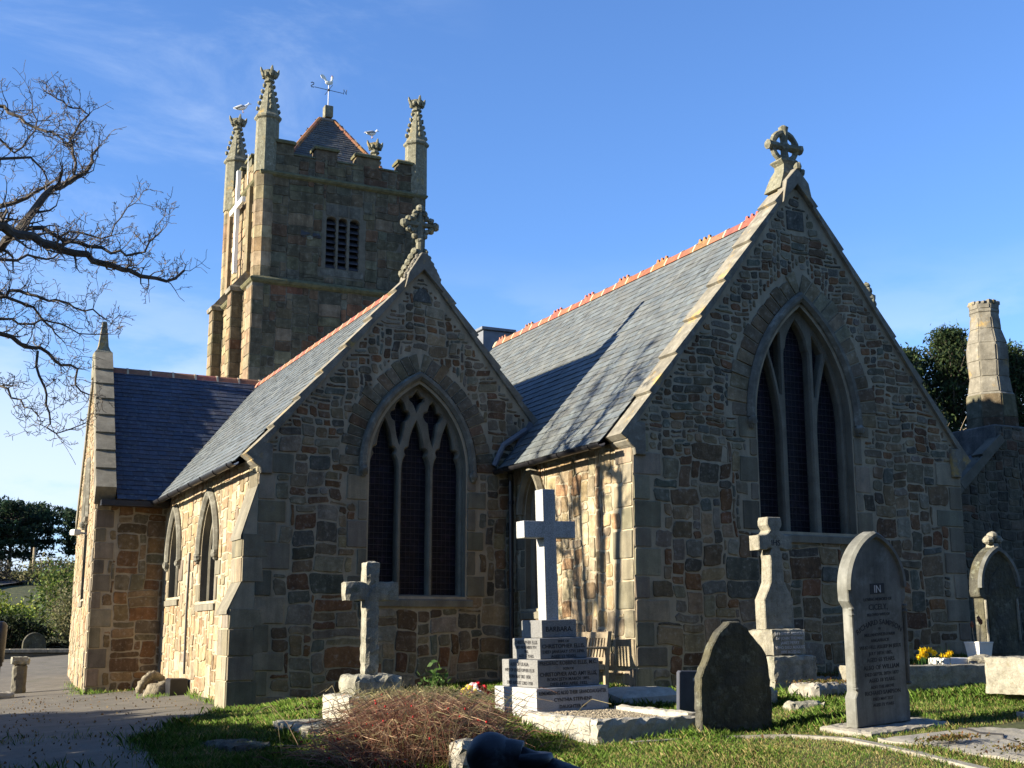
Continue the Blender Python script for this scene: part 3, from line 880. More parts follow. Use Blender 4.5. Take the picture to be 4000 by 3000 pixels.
def gutter(name, a, b, parent, r=.065):
    a = Vector(a); b = Vector(b)
    d = (b - a).normalized(); s = Vector((d.y, -d.x, 0)); mb = MB()
    arcs = [(math.cos(t), math.sin(t)) for t in [math.pi + math.pi * i / 8 for i in range(9)]]
    pr = [(r * x, r * z) for x, z in arcs] + [(r * .85 * x, r * .85 * z) for x, z in arcs[::-1]]
    mb.rings([[tuple(p + s * x + Vector((0, 0, z))) for x, z in pr] for p in (a, b)], 'iron')
    L = (b - a).length; t = .3
    while t < L:
        p = a + d * t
        mb.tube([tuple(p + s * (r * 1.08 * x) + Vector((0, 0, r * 1.08 * z))) for x, z in arcs], .012, 'iron', n=5)
        t += .95
    return mb.build(name, parent)
def downpipe(name, pts, parent, r=.04):
    mb = MB(); mb.tube(pts, r, 'iron', n=10)
    p0, p1 = Vector(pts[-2]), Vector(pts[-1])
    L = (p1 - p0).length
    for f in (.1, .5, .9):
        p = p0.lerp(p1, f)
        mb.lathe([(r * 1.35, -.03), (r * 1.35, .03)], p, 'iron', n=10)
    return mb.build(name, parent)
def coping(name, fr, x0, z0, x1, z1, parent, thick=.065, d0=-.32, d1=.06, seg=.8, up=.06, m='coping', lap=.045):
    """overlapping gable coping slabs from the kneeler (x0,z0) up to the apex (x1,z1) in wall coordinates"""
    L = math.hypot(x1 - x0, z1 - z0); ux, uz = (x1 - x0) / L, (z1 - z0) / L
    nx, nz = (-uz, ux) if ux > 0 else (uz, -ux)
    mb = MB(); t = 0
    while t < L - .05:
        e = min(t + seg * rng.uniform(.9, 1.1), L)
        if L - e < .25: e = L
        def P(s, h): return (x0 + ux * s + nx * h, z0 + uz * s + nz * h)
        b0 = up - thick; tl = up + lap
        q = [P(t - .02, b0), P(e, b0), P(e, up - .005), P(t - .02, tl)]
        j = rng.uniform(-.006, .006)
        f = fr
        rr = []
        for dd, ins in ((d0, .0), (d1 - .02 + j, .0), (d1 + j, .012)):
            c = (sum(p[0] for p in q) / 4, sum(p[1] for p in q) / 4)
            rr.append([f(x + (c[0] - x) * ins, z + (c[1] - z) * ins, dd) for x, z in q])
        mb.rings(rr, m)
        t = e
    return mb.build(name, parent)
def kneeler(mb, fr, x, z, s, d0=-.42, d1=.06, m='coping', k=1.0):
    pr = [(0, -.26), (-.03, -.1), (-.14, -.02), (-.22, .06), (-.22, .17), (.05, .52), (.3, .5), (.3, -.26)]
    pr = [(x + s * a * k, z + b * k) for a, b in pr]
    slab2d(mb, fr, pr, d0, d1, m, bev=.012)

# chancel roof
RZ = 7.52; slopeW = Vector((APX - 8.85, 0, RZ - 3.50))
mb = MB()
LW = slopeW.length
roof_slope(mb, (8.85, 15.35, 3.50), (0, 1, 0), slopeW, 10.7, LW, tone=(0.098, 0.108, 0.106))
slopeE = Vector((APX - 15.65, 0, RZ - 3.50))
f = plane_fr((15.65, 15.35, 3.5), (0, 1, 0), slopeE)
mb.add([f(0, 0, 0), f(10.7, 0, 0), f(10.7, slopeE.length, 0), f(0, slopeE.length, 0)], [(0, 1, 2, 3)], 'slate')
rf = cpart(mb, 'chancel_roof', label='pale sunlit slate roof behind the taller gable')
ridge('ridge_tiles', (APX, 15.4, RZ + .02), (APX, 26.05, RZ + .02), rf, crest=True)
gutter('gutter', (8.80, 15.25, 3.47), (8.80, 19.2, 3.47), rf)
coping('coping', frC, XW0 - .12, EVZ - .10, APX - .0, APZ + .06, rf, d0=-.40)
o = coping('coping', frC, XW1 + .12, EVZ - .10, APX + .0, APZ + .06, rf)
mb = MB()
kneeler(mb, frC, XW0 + .02, EVZ - .18, 1, k=.6); mb.build('kneeler', rf)
mb = MB(); kneeler(mb, frC, XW1 - .02, EVZ - .18, -1, k=.6); mb.build('kneeler', rf)
# chapel roof
KZ = 6.72
sS = Vector((SPX - 4.52, 0, KZ - 3.43)); sN = Vector((SPX - 10.3, 0, KZ - (KZ - (10.3 - SPX) * (KZ - 3.43) / (SPX - 4.52))))
mb = MB()
roof_slope(mb, (4.52, 19.12, 3.43), (0, 1, 0), sS, 11.0, sS.length, tone=(0.10, 0.112, 0.112))
g = (KZ - 3.43) / (SPX - 4.52)
sN = Vector((SPX - 10.1, 0, (10.1 - SPX) * g))
roof_slope(mb, (10.1, 19.12, KZ - (10.1 - SPX) * g), (0, 1, 0), sN, 10.6, sN.length)
rf = cpart(mb, 'chapel_roof', label='slate roof of the lower gable')
ridge('ridge_tiles', (SPX, 19.15, KZ + .02), (SPX, 29.5, KZ + .02), rf)
gutter('gutter', (4.47, 18.95, 3.40), (4.47, 26.0, 3.40), rf)
coping('coping', frP, SX0 - .12, SEV - .09, SPX - .0, SPZ + .06, rf, thick=.08, seg=.62)
coping('coping', frP, 9.56, zr(9.56) + .06, SPX + .0, SPZ + .06, rf, thick=.08, seg=.62, d0=-.36)
mb = MB()
kneeler(mb, frP, SX0 + .02, SEV - .18, 1, k=.6)
mb.build('kneeler', rf)
# transept roof
mb = MB()
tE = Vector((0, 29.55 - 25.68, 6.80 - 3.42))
roof_slope(mb, (3.75, 25.68, 3.42), (1, 0, 0), tE, 8.5, tE.length, tone=(0.034, 0.04, 0.06))  # slate tone darkened: the shade on this slope put into the colour
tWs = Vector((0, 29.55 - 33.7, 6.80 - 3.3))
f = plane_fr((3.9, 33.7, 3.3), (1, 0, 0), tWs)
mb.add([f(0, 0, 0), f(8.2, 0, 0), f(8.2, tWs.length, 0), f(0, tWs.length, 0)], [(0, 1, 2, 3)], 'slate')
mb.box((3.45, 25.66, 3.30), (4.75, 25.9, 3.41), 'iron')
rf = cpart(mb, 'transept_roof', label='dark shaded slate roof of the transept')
ridge('ridge_tiles', (3.85, 29.55, 6.82), (11.8, 29.55, 6.82), rf, seg=.52)
co = coping('coping', frU, -.1, 3.42, LT / 2, TPK + .12, rf, thick=.40, d0=-.34, d1=.05, seg=.62, up=.30, m='dressed')
coping('coping', frU, LT + .1, 3.42, LT / 2, TPK + .12, rf, thick=.40, d0=-.34, d1=.05, seg=.62, up=.30, m='dressed')
mb = MB()
c = T0.lerp(T1, .5) + Vector((.13, 0, 0))
mb.rings([[(c.x + s * x, c.y + s * y, z) for x, y in ((-1, -1), (1, -1), (1, 1), (-1, 1))] for z, s in ((6.6, .2), (7.2, .2), (7.26, .15), (7.36, .11), (7.95, .05), (7.97, .03))], 'finial')
mb.build('gable_finial', rf)
# lower nave between chancel and tower, mostly hidden
mb = MB()
mb.add([(9.15, 25.9, -.5), (9.15, 36, -.5), (9.15, 36, 3.4), (9.15, 25.9, 3.4), (12.24, 25.9, 6.9), (12.24, 36, 6.9), (15.35, 25.9, 3.4), (15.35, 36, 3.4), (15.35, 36, -.5), (15.35, 25.9, -.5)],
       [(0, 1, 2, 3), (3, 2, 5, 4), (4, 5, 7, 6), (6, 7, 8, 9)], 'slate', (.09, .1, .105))
cpart(mb, 'nave_roof')
mb = MB()
mb.box((12.62, 27.7, 6.0), (13.45, 28.5, 8.28), 'lead', bev=.01)
mb.box((12.56, 27.64, 8.281), (13.51, 28.56, 8.36), 'lead', bev=.01)
cpart(mb, 'vent_box', label='grey lead clad box on the ridge')
downpipe('downpipe', [(8.98, 18.60, 3.42), (9.02, 18.66, 3.3), (9.04, 18.66, -.3)], CH); CH_PARTS.append(bpy.data.objects['downpipe'])
mb = MB(); mb.tube([(8.75, 18.74, 3.55), (8.9, 18.7, 3.9), (9.35, 18.75, 4.2)], .05, 'lead'); 
mb.add([(8.9, 18.72, 3.5), (9.4, 18.74, 4.35), (9.75, 18.78, 4.25), (9.3, 18.7, 3.5)], [(0, 1, 2, 3)], 'lead')
cpart(mb, 'flashing')
mb = MB(); mb.tube([(4.72, 23.2, 2.25), (4.72, 23.25, 1.2), (4.73, 23.25, .1)], .022, 'iron', n=6); mb.box((4.45, 23.0, -.34), (4.76, 23.45, .03), 'iron', bev=.02)
cpart(mb, 'drain_hopper')

# ---------------- finial crosses
def ring_cross(c, k=1.0):
    mb = MB()
    x, y, z = c
    t = .07
    def bar(p, q, r0, r1):
        mb.tube([p, q], [r0, r1], 'finial', n=6)
    # ring
    pts = [(x + .235 * math.cos(a), y, z + .235 * math.sin(a)) for a in [2 * math.pi * i / 20 for i in range(21)]]
    mb.tube(pts, [.055 + rng.uniform(-.008, .008) for _ in pts], 'finial', n=7)
    for a in (0, 90, 180, 270):
        d = Vector((math.cos(R(a)), 0, math.sin(R(a))))
        p = Vector(c)
        mb.tube([p, p + d * .1, p + d * .22, p + d * .27, p + d * .33, p + d * .37], [.068, .06, .08, .07, .085, .03], 'finial', n=7)
    mb.blob((x, y - .01, z), (.09, .075, .09), 'finial', jit=.08)
    return mb
mb = ring_cross((12.24, 15.2, 8.50))
rs = [(7.72, .26, .21), (7.95, .17, .18), (8.0, .15, .17), (8.1, .10, .12), (8.16, .10, .12), (8.22, .17, .15), (8.25, .15, .14), (8.27, .08, .09)]
mb.rings([[(12.22 + a * x, 15.2 + b * y, z) for x, y in ((-1, -1), (1, -1), (1, 1), (-1, 1))] for z, a, b in rs], 'finial')
slab2d(mb, frC, [(APX - .30, APZ - .36), (APX, APZ - .02), (APX + .30, APZ - .36), (APX + .22, APZ + .02), (APX, APZ + .26), (APX - .22, APZ + .02)], -.1, .10, 'coping', bev=.01)
mb.blob((APX + .04, 14.93, 8.08), (.07, .06, .075), 'finial', jit=.15); mb.blob((APX + .12, 14.95, 8.0), (.06, .06, .06), 'finial', jit=.15)
cpart(mb, 'finial_cross', label='ringed stone cross on the taller gable')
mb = MB()
x, y = 7.44, 18.95
for z, a in ((7.42, 0), ):
    pass
cz = 7.62
for ax in (0, 90, 180, 270):
    d = Vector((math.cos(R(ax)), 0, math.sin(R(ax)))); s = Vector((-d.z, 0, d.x))
    p = Vector((x, y, cz))
    mb.tube([p, p + d * .26], [.055, .045], 'finial', n=6)
    mb.blob(tuple(p + d * .28), (.075, .075, .075), 'finial', jit=.12)
    for q in (-1, 1):
        mb.blob(tuple(p + d * .20 + s * q * .085), (.058, .062, .058), 'finial', jit=.15)
        mb.blob(tuple(p + d * .12 + s * q * .12), (.05, .055, .05), 'finial', jit=.15)
mb.tube([(x, y, 6.95), (x, y, 7.1), (x, y, 7.35), (x, y, cz)], [.09, .07, .062, .055], 'finial', n=8)
for s in (-1, 1):
    for k in range(5):
        f = k / 4
        mb.blob((x + s * (.10 + .22 * f), y, 7.14 - .42 * f), (.05, .09, .06), 'finial', jit=.15)
        mb.blob((x + s * (.10 + .2 * f), y - .16, 7.0 - .36 * f), (.04, .03, .05), 'coping', jit=.15)
slab2d(mb, frP, [(SPX - .34, SPZ - .36), (SPX, SPZ - .01), (SPX + .34, SPZ - .36), (SPX + .27, SPZ - .08), (SPX + .05, SPZ + .28), (SPX - .05, SPZ + .28), (SPX - .27, SPZ - .08)], -.3, .10, 'coping', bev=.01)
cpart(mb, 'finial_cross', label='foliated knobbly stone cross on the lower gable')
# north aisle behind the taller gable; only its finial shows over the slope
mb = MB()
mb.add([(14.6, 19.6, -.5), (14.6, 19.6, 3.6), (17.6, 19.6, 6.98), (19.8, 19.6, 3.8), (19.75, 19.6, -.5), (14.6, 36, -.5), (14.6, 36, 3.6), (17.6, 36, 6.98), (19.75, 36, 3.6), (19.75, 36, -.5)],
       [(0, 1, 2, 3, 4), (1, 2, 7, 6), (2, 3, 8, 7), (3, 4, 9, 8)], 'slate', (.09, .1, .105))
cpart(mb, 'aisle_roof')
mb = MB()
for k, (dz, r_) in enumerate(((0, .12), (.16, .13), (.32, .11), (.45, .07))):
    mb.blob((17.9 + .05 * math.sin(k * 2), 19.7, 7.58 + dz), (r_, r_, r_ * 1.1), 'finial', jit=.2)
    mb.blob((18.06 - .03 * k, 19.7, 7.52 + dz * .8), (r_ * .6, r_ * .6, r_ * .6), 'finial', jit=.2)
mb.tube([(17.62, 19.7, 6.6), (17.9, 19.7, 7.5)], .11, 'finial')
cpart(mb, 'finial_cross', label='worn finial just showing over the right slope of the taller gable')

# ---------------- tower
TX0, TX1, TY0, TY1 = 8.98, 14.22, 36.0, 40.5
SZ2, SZ1, PB, MT_ = 11.22, 14.72, 15.45, 15.82
tower = MB()
def frame_box(x0, y0, x1, y1):
    return [Fr((0, y0, 0), (1, 0, 0), (0, 0, 1), (0, -1, 0)), Fr((x0, 0, 0), (0, 1, 0), (0, 0, 1), (-1, 0, 0)), Fr((x1, 0, 0), (0, 1, 0), (0, 0, 1), (1, 0, 0)), Fr((0, y1, 0), (1, 0, 0), (0, 0, 1), (0, 1, 0))]
lowx0, lowx1 = TX0 - .2, TX1 + .22
# louvred opening on the east face
LX0, LX1, LZ0, LZ1 = 11.00, 12.13, 11.92, 13.55
lou = [(11.02, 11.35), (11.41, 11.71), (11.78, 12.11)]
lholes = [[(a, LZ0), (a, LZ1 - .05)] + [(a + (b - a) * (.5 - .5 * math.cos(t)), LZ1 - .05 + .1 * math.sin(t)) for t in (.6, 1.2, 1.57, 1.95, 2.5)] + [(b, LZ1 - .05), (b, LZ0)] for a, b in lou]
fE = Fr((0, TY0, 0), (1, 0, 0), (0, 0, 1), (0, -1, 0))
plate(tower, fE, [(TX0, SZ2), (TX0, PB), (TX1, PB), (TX1, SZ2)], lholes, 0, 'towerm')
for q in lholes: side(tower, fE, q, 0, -.3, 'dressed')
fEl = Fr((0, TY0 - .12, 0), (1, 0, 0), (0, 0, 1), (0, -1, 0))
plate(tower, fEl, [(lowx0, -.5), (lowx0, SZ2 + .02), (lowx1, SZ2 + .02), (lowx1, -.5)], [], 0, 'towerm')
fS = Fr((TX0, 0, 0), (0, 1, 0), (0, 0, 1), (-1, 0, 0)); fSl = Fr((lowx0, 0, 0), (0, 1, 0), (0, 0, 1), (-1, 0, 0))
plate(tower, fS, [(TY0, SZ2), (TY0, PB), (TY1, PB), (TY1, SZ2)], [], 0, 'towerm')
plate(tower, fSl, [(TY0 - .12, -.5), (TY0 - .12, SZ2 + .02), (TY1 + .1, SZ2 + .02), (TY1 + .1, -.5)], [], 0, 'towerm')
for xx in (TX1, ):
    tower.add([(xx, TY0, SZ2), (xx, TY1, SZ2), (xx, TY1, PB), (xx, TY0, PB), (lowx1, TY0 - .12, -.5), (lowx1, TY1 + .1, -.5), (lowx1, TY1 + .1, SZ2), (lowx1, TY0 - .12, SZ2)], [(0, 1, 2, 3), (4, 5, 6, 7)], 'towerm')
tower.add([(TX0, TY1, -.5), (TX1, TY1, -.5), (TX1, TY1, PB), (TX0, TY1, PB)], [(0, 1, 2, 3)], 'towerm')
tower.add([(lowx0, TY0 - .12, SZ2 + .02), (lowx1, TY0 - .12, SZ2 + .02), (lowx1, TY1 + .1, SZ2 + .02), (lowx0, TY1 + .1, SZ2 + .02)], [(0, 1, 2, 3)], 'towerm')
tsize = lambda z: (rng.choice([.3, .45, .6, .8, 1.0]), rng.choice([.22, .28, .34, .42]))
exl = [(10.85, LZ0 - .12), (10.85, LZ1 + .1), (11.2, 13.85), (11.55, 14.0), (11.95, 13.85), (12.27, LZ1 + .1), (12.27, LZ0 - .12)]
kw = dict(gu=.1, gw=.1, gap=.011, warp=.012, dep=(.006, .035), rnd=.035, m='tower')
pre_t = [(11.0, 13.6, 11.36, 13.98, (0.093, 0.087, 0.068), 'tower'), (11.4, 13.62, 11.72, 14.02, (0.093, 0.090, 0.071), 'tower'), (11.76, 13.6, 12.12, 13.98, (0.087, 0.084, 0.065), 'tower'), (10.86, LZ0 - .26, 12.26, LZ0 - .03, (0.105, 0.102, 0.081), 'tower')]
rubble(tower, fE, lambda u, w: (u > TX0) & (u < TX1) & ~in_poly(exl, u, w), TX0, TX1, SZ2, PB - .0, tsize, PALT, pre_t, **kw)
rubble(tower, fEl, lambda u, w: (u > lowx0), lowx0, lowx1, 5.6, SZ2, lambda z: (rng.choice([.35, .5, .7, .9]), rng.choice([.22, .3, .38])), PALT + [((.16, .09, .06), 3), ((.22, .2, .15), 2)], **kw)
PALT_LIT = [((.27, .235, .165), 4), ((.22, .195, .145), 3), ((.30, .25, .18), 3), ((.25, .19, .13), 2)]  # paler than PALT: sunlight on the tower's south side painted into the stone
rubble(tower, fS, lambda u, w: (u > TY0), TY0, TY1, SZ2, PB, tsize, PALT_LIT, **kw)
rubble(tower, fSl, lambda u, w: (u > TY0 - .1), TY0 - .12, TY1 + .1, 5.6, SZ2, tsize, PALT_LIT, **kw)
# string courses
def band(z, o, h, x0, y0, x1, y1, m):
    rs = []
    for zz, e in ((z - h, 0.0), (z - h * .6, o * .7), (z - h * .1, o), (z + h * .2, o * .85), (z + h * .8, 0.0)):
        rs.append([(x0 - e, y0 - e, zz), (x1 + e, y0 - e, zz), (x1 + e, y1 + e, zz), (x0 - e, y1 + e, zz)])
    tower.rings(rs, m, cap=False)
band(SZ2 + .05, .14, .14, lowx0, TY0 - .12, lowx1, TY1 + .1, 'moss')
band(SZ1, .12, .12, TX0 - .02, TY0 - .02, TX1 + .02, TY1 + .02, 'moss')
# stepped clasping buttresses on the south face
for (y0_, w_, pr_) in ((37.1, .5, .36), (39.72, .55, .34)):
    x1 = lowx0 - pr_
    tower.box((x1, y0_, -.5), (lowx0 + .05, y0_ + w_, SZ2 - .02), 'towerm')
    f2 = Fr((0, y0_, 0), (1, 0, 0), (0, 0, 1), (0, -1, 0)); f3 = Fr((x1, 0, 0), (0, 1, 0), (0, 0, 1), (-1, 0, 0))
    z = 5.6
    while z < SZ2 - .3:
        h = rng.uniform(.28, .45)
        stone_poly(tower, f2, [(x1 + .004, z), (lowx0 - .01, z), (lowx0 - .01, z + h - .02), (x1 + .004, z + h - .02)], .02, 'tower', pick(PALT))
        stone_poly(tower, f3, [(y0_ + .004, z), (y0_ + w_ - .004, z), (y0_ + w_ - .004, z + h - .02), (y0_ + .004, z + h - .02)], .02, 'tower', pick(PALT_LIT))
        z += h
    tower.rings([[(x1 - .07, y0_ - .07, SZ2 - .08), (lowx0 + .1, y0_ - .07, SZ2 - .08), (lowx0 + .1, y0_ + w_ + .07, SZ2 - .08), (x1 - .07, y0_ + w_ + .07, SZ2 - .08)],
                 [(x1 - .09, y0_ - .09, SZ2 + .04), (lowx0 + .1, y0_ - .09, SZ2 + .04), (lowx0 + .1, y0_ + w_ + .09, SZ2 + .04), (x1 - .09, y0_ + w_ + .09, SZ2 + .04)],
                 [(x1 + .02, y0_ + .02, SZ2 + .14), (lowx0 + .1, y0_ + .02, SZ2 + .14), (lowx0 + .1, y0_ + w_ - .02, SZ2 + .14), (x1 + .02, y0_ + w_ - .02, SZ2 + .14)],
                 [(TX0 - .04, y0_ + .06, SZ2 + .75), (TX0 + .1, y0_ + .06, SZ2 + .75), (TX0 + .1, y0_ + w_ - .06, SZ2 + .75), (TX0 - .04, y0_ + w_ - .06, SZ2 + .75)]], 'coping')
    tower.box((TX0 - .13, y0_ + .05, SZ2 + .3), (TX0 + .05, y0_ + w_ - .05, SZ1 - .1), 'tower', pick(PALT_LIT), bev=.02)
# corner strips of the lower stage on the south side
z = 4.6
tower.box((lowx0 - .05, TY0 - .15, -.5), (lowx0 + .3, TY0 + .55, SZ2 - .05), 'towerm')
fa = Fr((lowx0 - .05, 0, 0), (0, 1, 0), (0, 0, 1), (-1, 0, 0)); fb = Fr((0, TY0 - .15, 0), (1, 0, 0), (0, 0, 1), (0, -1, 0))
k = 0
while z < SZ2 - .25:
    h = min(rng.uniform(.3, .46), SZ2 - .06 - z)
    stone_poly(tower, fa, [(TY0 - .14, z), (TY0 + .53, z), (TY0 + .53, z + h - .018), (TY0 - .14, z + h - .018)], .014, 'tower', pick(PALT_LIT))
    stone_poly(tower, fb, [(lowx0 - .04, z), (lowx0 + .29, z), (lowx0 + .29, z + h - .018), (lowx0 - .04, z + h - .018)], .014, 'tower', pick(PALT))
    z += h
for xx, yy in ((9.1, 36.22), (9.1, 40.3), (14.05, 36.22), (14.05, 40.3)):
    zz = SZ2
    while zz < 14.8:
        hh = rng.uniform(.34, .5)
        tower.lathe([(.32, zz), (.335, zz + .012), (.335, zz + hh - .012), (.32, zz + hh)], (xx, yy, 0), 'tower', pick(PALT_LIT) if xx < 10 else pick(PALT), n=8, rot=math.pi / 8); zz += hh
tw_o = cpart(tower, 'tower', label='square battlemented tower of mossy ashlar blocks')
# louvres
mb = MB()
for a, b in lou:
    z = LZ0 + .06
    while z < LZ1 + .02:
        mb.add([(a - .02, TY0 + .07, z), (b + .02, TY0 + .07, z), (b + .02, TY0 + .26, z + .16), (a - .02, TY0 + .26, z + .16), (a - .02, TY0 + .07, z - .025), (b + .02, TY0 + .07, z - .025)], [(0, 1, 2, 3), (4, 5, 1, 0)], 'louvre')
        z += .2
    mb.add([(a - .05, TY0 + .29, LZ0 - .05), (b + .05, TY0 + .29, LZ0 - .05), (b + .05, TY0 + .29, LZ1 + .1), (a - .05, TY0 + .29, LZ1 + .1)], [(0, 1, 2, 3)], 'iron')
mb.build('louvre', tw_o, False)
# parapet merlons with mossy copings
mb = MB()
def merlon(x0, y0, x1, y1, zt):
    mb.box((x0, y0, PB - .06), (x1, y1, zt - .09), 'tower', pick(PALT), bev=.015)
    mb.rings([[(x0 - .05, y0 - .06, zt - .09), (x1 + .05, y0 - .06, zt - .09), (x1 + .05, y1 + .06, zt - .09), (x0 - .05, y1 + .06, zt - .09)],
              [(x0 - .06, y0 - .07, zt - .02), (x1 + .06, y0 - .07, zt - .02), (x1 + .06, y1 + .07, zt - .02), (x0 - .06, y1 + .07, zt - .02)],
              [(x0 - .01, y0 + .06, zt + .07), (x1 + .01, y0 + .06, zt + .07), (x1 + .01, y1 - .06, zt + .07), (x0 - .01, y1 - .06, zt + .07)]], 'moss')
for a, b in ((9.2, 9.9), (10.6, 11.31), (11.95, 12.70), (13.36, 14.05)):
    merlon(a, TY0 - .01, b, TY0 + .38, MT_)
    merlon(a, TY1 - .38, b, TY1 + .01, MT_)
for a, b in ((36.4, 36.95), (37.55, 38.2), (38.8, 39.35)):
    merlon(TX0 - .01, a, TX0 + .38, b, MT_)
    merlon(TX1 - .38, a, TX1 + .01, b, MT_)
for a, b in ((9.9, 10.6), (11.31, 11.95), (12.7, 13.36)):
    for y in (TY0, TY1 - .38):
        mb.rings([[(a, y - .05, PB - .05), (b, y - .05, PB - .05), (b, y + .43, PB - .05), (a, y + .43, PB - .05)], [(a, y + .05, PB + .04), (b, y + .05, PB + .04), (b, y + .33, PB + .04), (a, y + .33, PB + .04)]], 'moss')
for a, b in ((36.95, 37.55), (38.2, 38.8), (39.35, 40.0)):
    for x in (TX0, TX1 - .38):
        mb.rings([[(x - .05, a, PB - .05), (x + .43, a, PB - .05), (x + .43, b, PB - .05), (x - .05, b, PB - .05)], [(x + .05, a, PB + .04), (x + .33, a, PB + .04), (x + .33, b, PB + .04), (x + .05, b, PB + .04)]], 'moss')
mb.build('battlement', tw_o)
# crocketed pinnacles
def pinnacle(x, y, z0, top):
    mb = MB()
    k = (top - 16.5) / 1.85
    mb.lathe([(.37, z0), (.37, 15.0), (.355, 16.45), (.42, 16.5), (.43, 16.56), (.38, 16.62), (.33, 16.68), (.10, 16.68 + 1.22 * k), (.10, 16.7 + 1.22 * k), (.17, 16.73 + 1.22 * k), (.16, 16.79 + 1.22 * k), (.11, 16.83 + 1.22 * k), (.17, 16.95 + 1.22 * k), (.24, 17.08 + 1.22 * k), (.13, 17.06 + 1.22 * k)], (x, y, 0), 'finial', n=8, rot=math.pi / 8)
    for j in range(4):
        a = R(90 * j + 45 - 45)
        for i in range(5):
            f = (i + .6) / 5
            r_ = .33 - .23 * f
            mb.blob((x + math.cos(a) * (r_ + .035), y + math.sin(a) * (r_ + .035), 16.7 + 1.2 * k * f), (.062, .062, .075), 'finial', jit=.2, nu=6, nv=4)
        for b in (0, R(45)):
            a2 = a + b
            p = Vector((x + math.cos(a2) * .19, y + math.sin(a2) * .19, 16.95 + 1.22 * k))
            mb.blob(p, (.075, .075, .08), 'finial', jit=.25, nu=6, nv=4)
            if b == 0:
                mb.tube([p, p + Vector((math.cos(a2) * .07, math.sin(a2) * .07, .14)), p + Vector((math.cos(a2) * .10, math.sin(a2) * .10, .25))], [.07, .055, .02], 'finial', n=6)
    return mb.build('pinnacle', tw_o)
pinnacle(9.1, 36.22, 14.75, 18.05)
pinnacle(14.05, 36.22, 14.75, 18.0)
pinnacle(9.1, 40.3, 14.75, 18.0)
pinnacle(14.05, 40.3, 14.75, 18.0)
# pyramid roof
mb = MB()
ap = [(11.42, 38.4, 17.82), (11.9, 38.4, 17.82)]
bc = [(9.85, 36.6, 15.55), (13.1, 36.6, 15.55), (13.1, 40.0, 15.55), (9.85, 40.0, 15.55)]
def tri_slates(a, b, c0, c1, tone):
    a, b, c0, c1 = map(Vector, (a, b, c0, c1))
    U = (b - a).normalized(); mid = (c0 + c1) / 2
    W = (mid - a) - U * (mid - a).dot(U)
    f = plane_fr(a, U, W); lw = W.length; lu = (b - a).length
    u0 = (c0 - a).dot(U); u1 = (c1 - a).dot(U)
    mb.add([a, b, c1, c0], [(0, 1, 2, 3)], 'slate_under')
    slates(mb, f, lambda u, w: u0 * w / lw - .04 < u < lu + (u1 - lu) * w / lw + .04, 0, lu, 0, lw, ex=.14, wd=.2, tone=tone)
tri_slates(bc[0], bc[1], ap[0], ap[1], (.085, .08, .068))
tri_slates(bc[3], bc[0], ap[0], ap[0], (.12, .12, .11))
tri_slates(bc[1], bc[2], ap[1], ap[1], (.10, .105, .105))
mb.add([bc[2], bc[3], ap[0], ap[1]], [(0, 1, 2, 3)], 'slate', (.1, .1, .1))
pr = mb.build('spire_roof', tw_o)
mb = MB()
for a, b in ((ap[0], bc[0]), (ap[1], bc[1]), (ap[0], bc[3]), (ap[1], bc[2])):
    a, b = Vector(a), Vector(b); L = (b - a).length; t = 0
    while t < L:
        mb.tube([a + (b - a) * (t / L), a + (b - a) * (min(t + .38, L) / L)], .085, 'terracotta', tuple(v * rng.uniform(.75, 1.15) for v in (.20, .095, .045)), n=7); t += .4
mb.tube(ap, .08, 'terracotta', (.2, .17, .14), n=7)
mb.build('hip_tiles', tw_o)
mb = MB()
mb.box((11.55, 38.27, 17.9), (11.83, 38.55, 18.32), 'finial', bev=.02)
mb.build('vane_block', tw_o)
# dark iron stain and nesting hole beside the louvres
mb = MB()
mb.blob((10.35, 36.0, 12.93), (.2, .05, .12), 'iron', jit=.3); mb.blob((10.72, 36.0, 12.9), (.22, .05, .1), 'iron', jit=.3); mb.blob((10.5, 35.98, 12.8), (.12, .05, .08), 'finial', jit=.2)
mb.build('wall_niche', tw_o)

# ---------------- weathervane, gulls, white cross
wv = thing('weathervane', 'weathercock with compass letters on top of the tower roof', 'weathervane', (11.69, 38.41, 18.3))
mb = MB(); mb.tube([(0, 0, 0), (0, 0, .84)], .018, 'steel', n=6); mb.blob((0, 0, .62), (.05, .05, .05), 'iron'); mb.build('pole', wv)
mb = MB(); mb.tube([(-.50, 0, .64), (.50, 0, .60)], .011, 'iron', n=5); mb.tube([(0, -.42, .62), (0, .42, .62)], .011, 'iron', n=5); mb.build('compass_arms', wv)
def letter(pts, x, z, k, name):
    mb = MB(); mb.tube([(x + a * k, 0, z + b * k) for a, b in pts], .016, 'iron', n=5); return mb.build(name, wv)
letter([(-.3, -.5), (-.3, .5), (.3, -.5), (.3, .5)], .58, .66, .17, 'letter_north')
letter([(.32, -.5), (-.25, -.5), (-.3, -.3), (.25, .1), (.3, .35), (0, .5), (-.3, .35)], -.57, .71, .17, 'letter_south')
mb = MB()
mb.blob((-.02, 0, 1.05), (.15, .055, .10), 'gold', nu=10); mb.blob((.10, 0, 1.08), (.08, .045, .09), 'gold')
mb.tube([(.11, 0, 1.08), (.135, 0, 1.2), (.13, 0, 1.3)], [.06, .045, .042], 'gold'); mb.blob((.14, 0, 1.32), (.05, .04, .05), 'gold')
mb.tube([(.17, 0, 1.32), (.23, 0, 1.31)], [.02, .003], 'gold', n=5)
slab2d(mb, Fr((0, 0, 0), (1, 0, 0), (0, 0, 1), (0, -1, 0)), [(.10, 1.34), (.12, 1.42), (.14, 1.38), (.17, 1.41), (.18, 1.35), (.15, 1.33)], -.012, .012, 'terracotta', (.4, .05, .03))
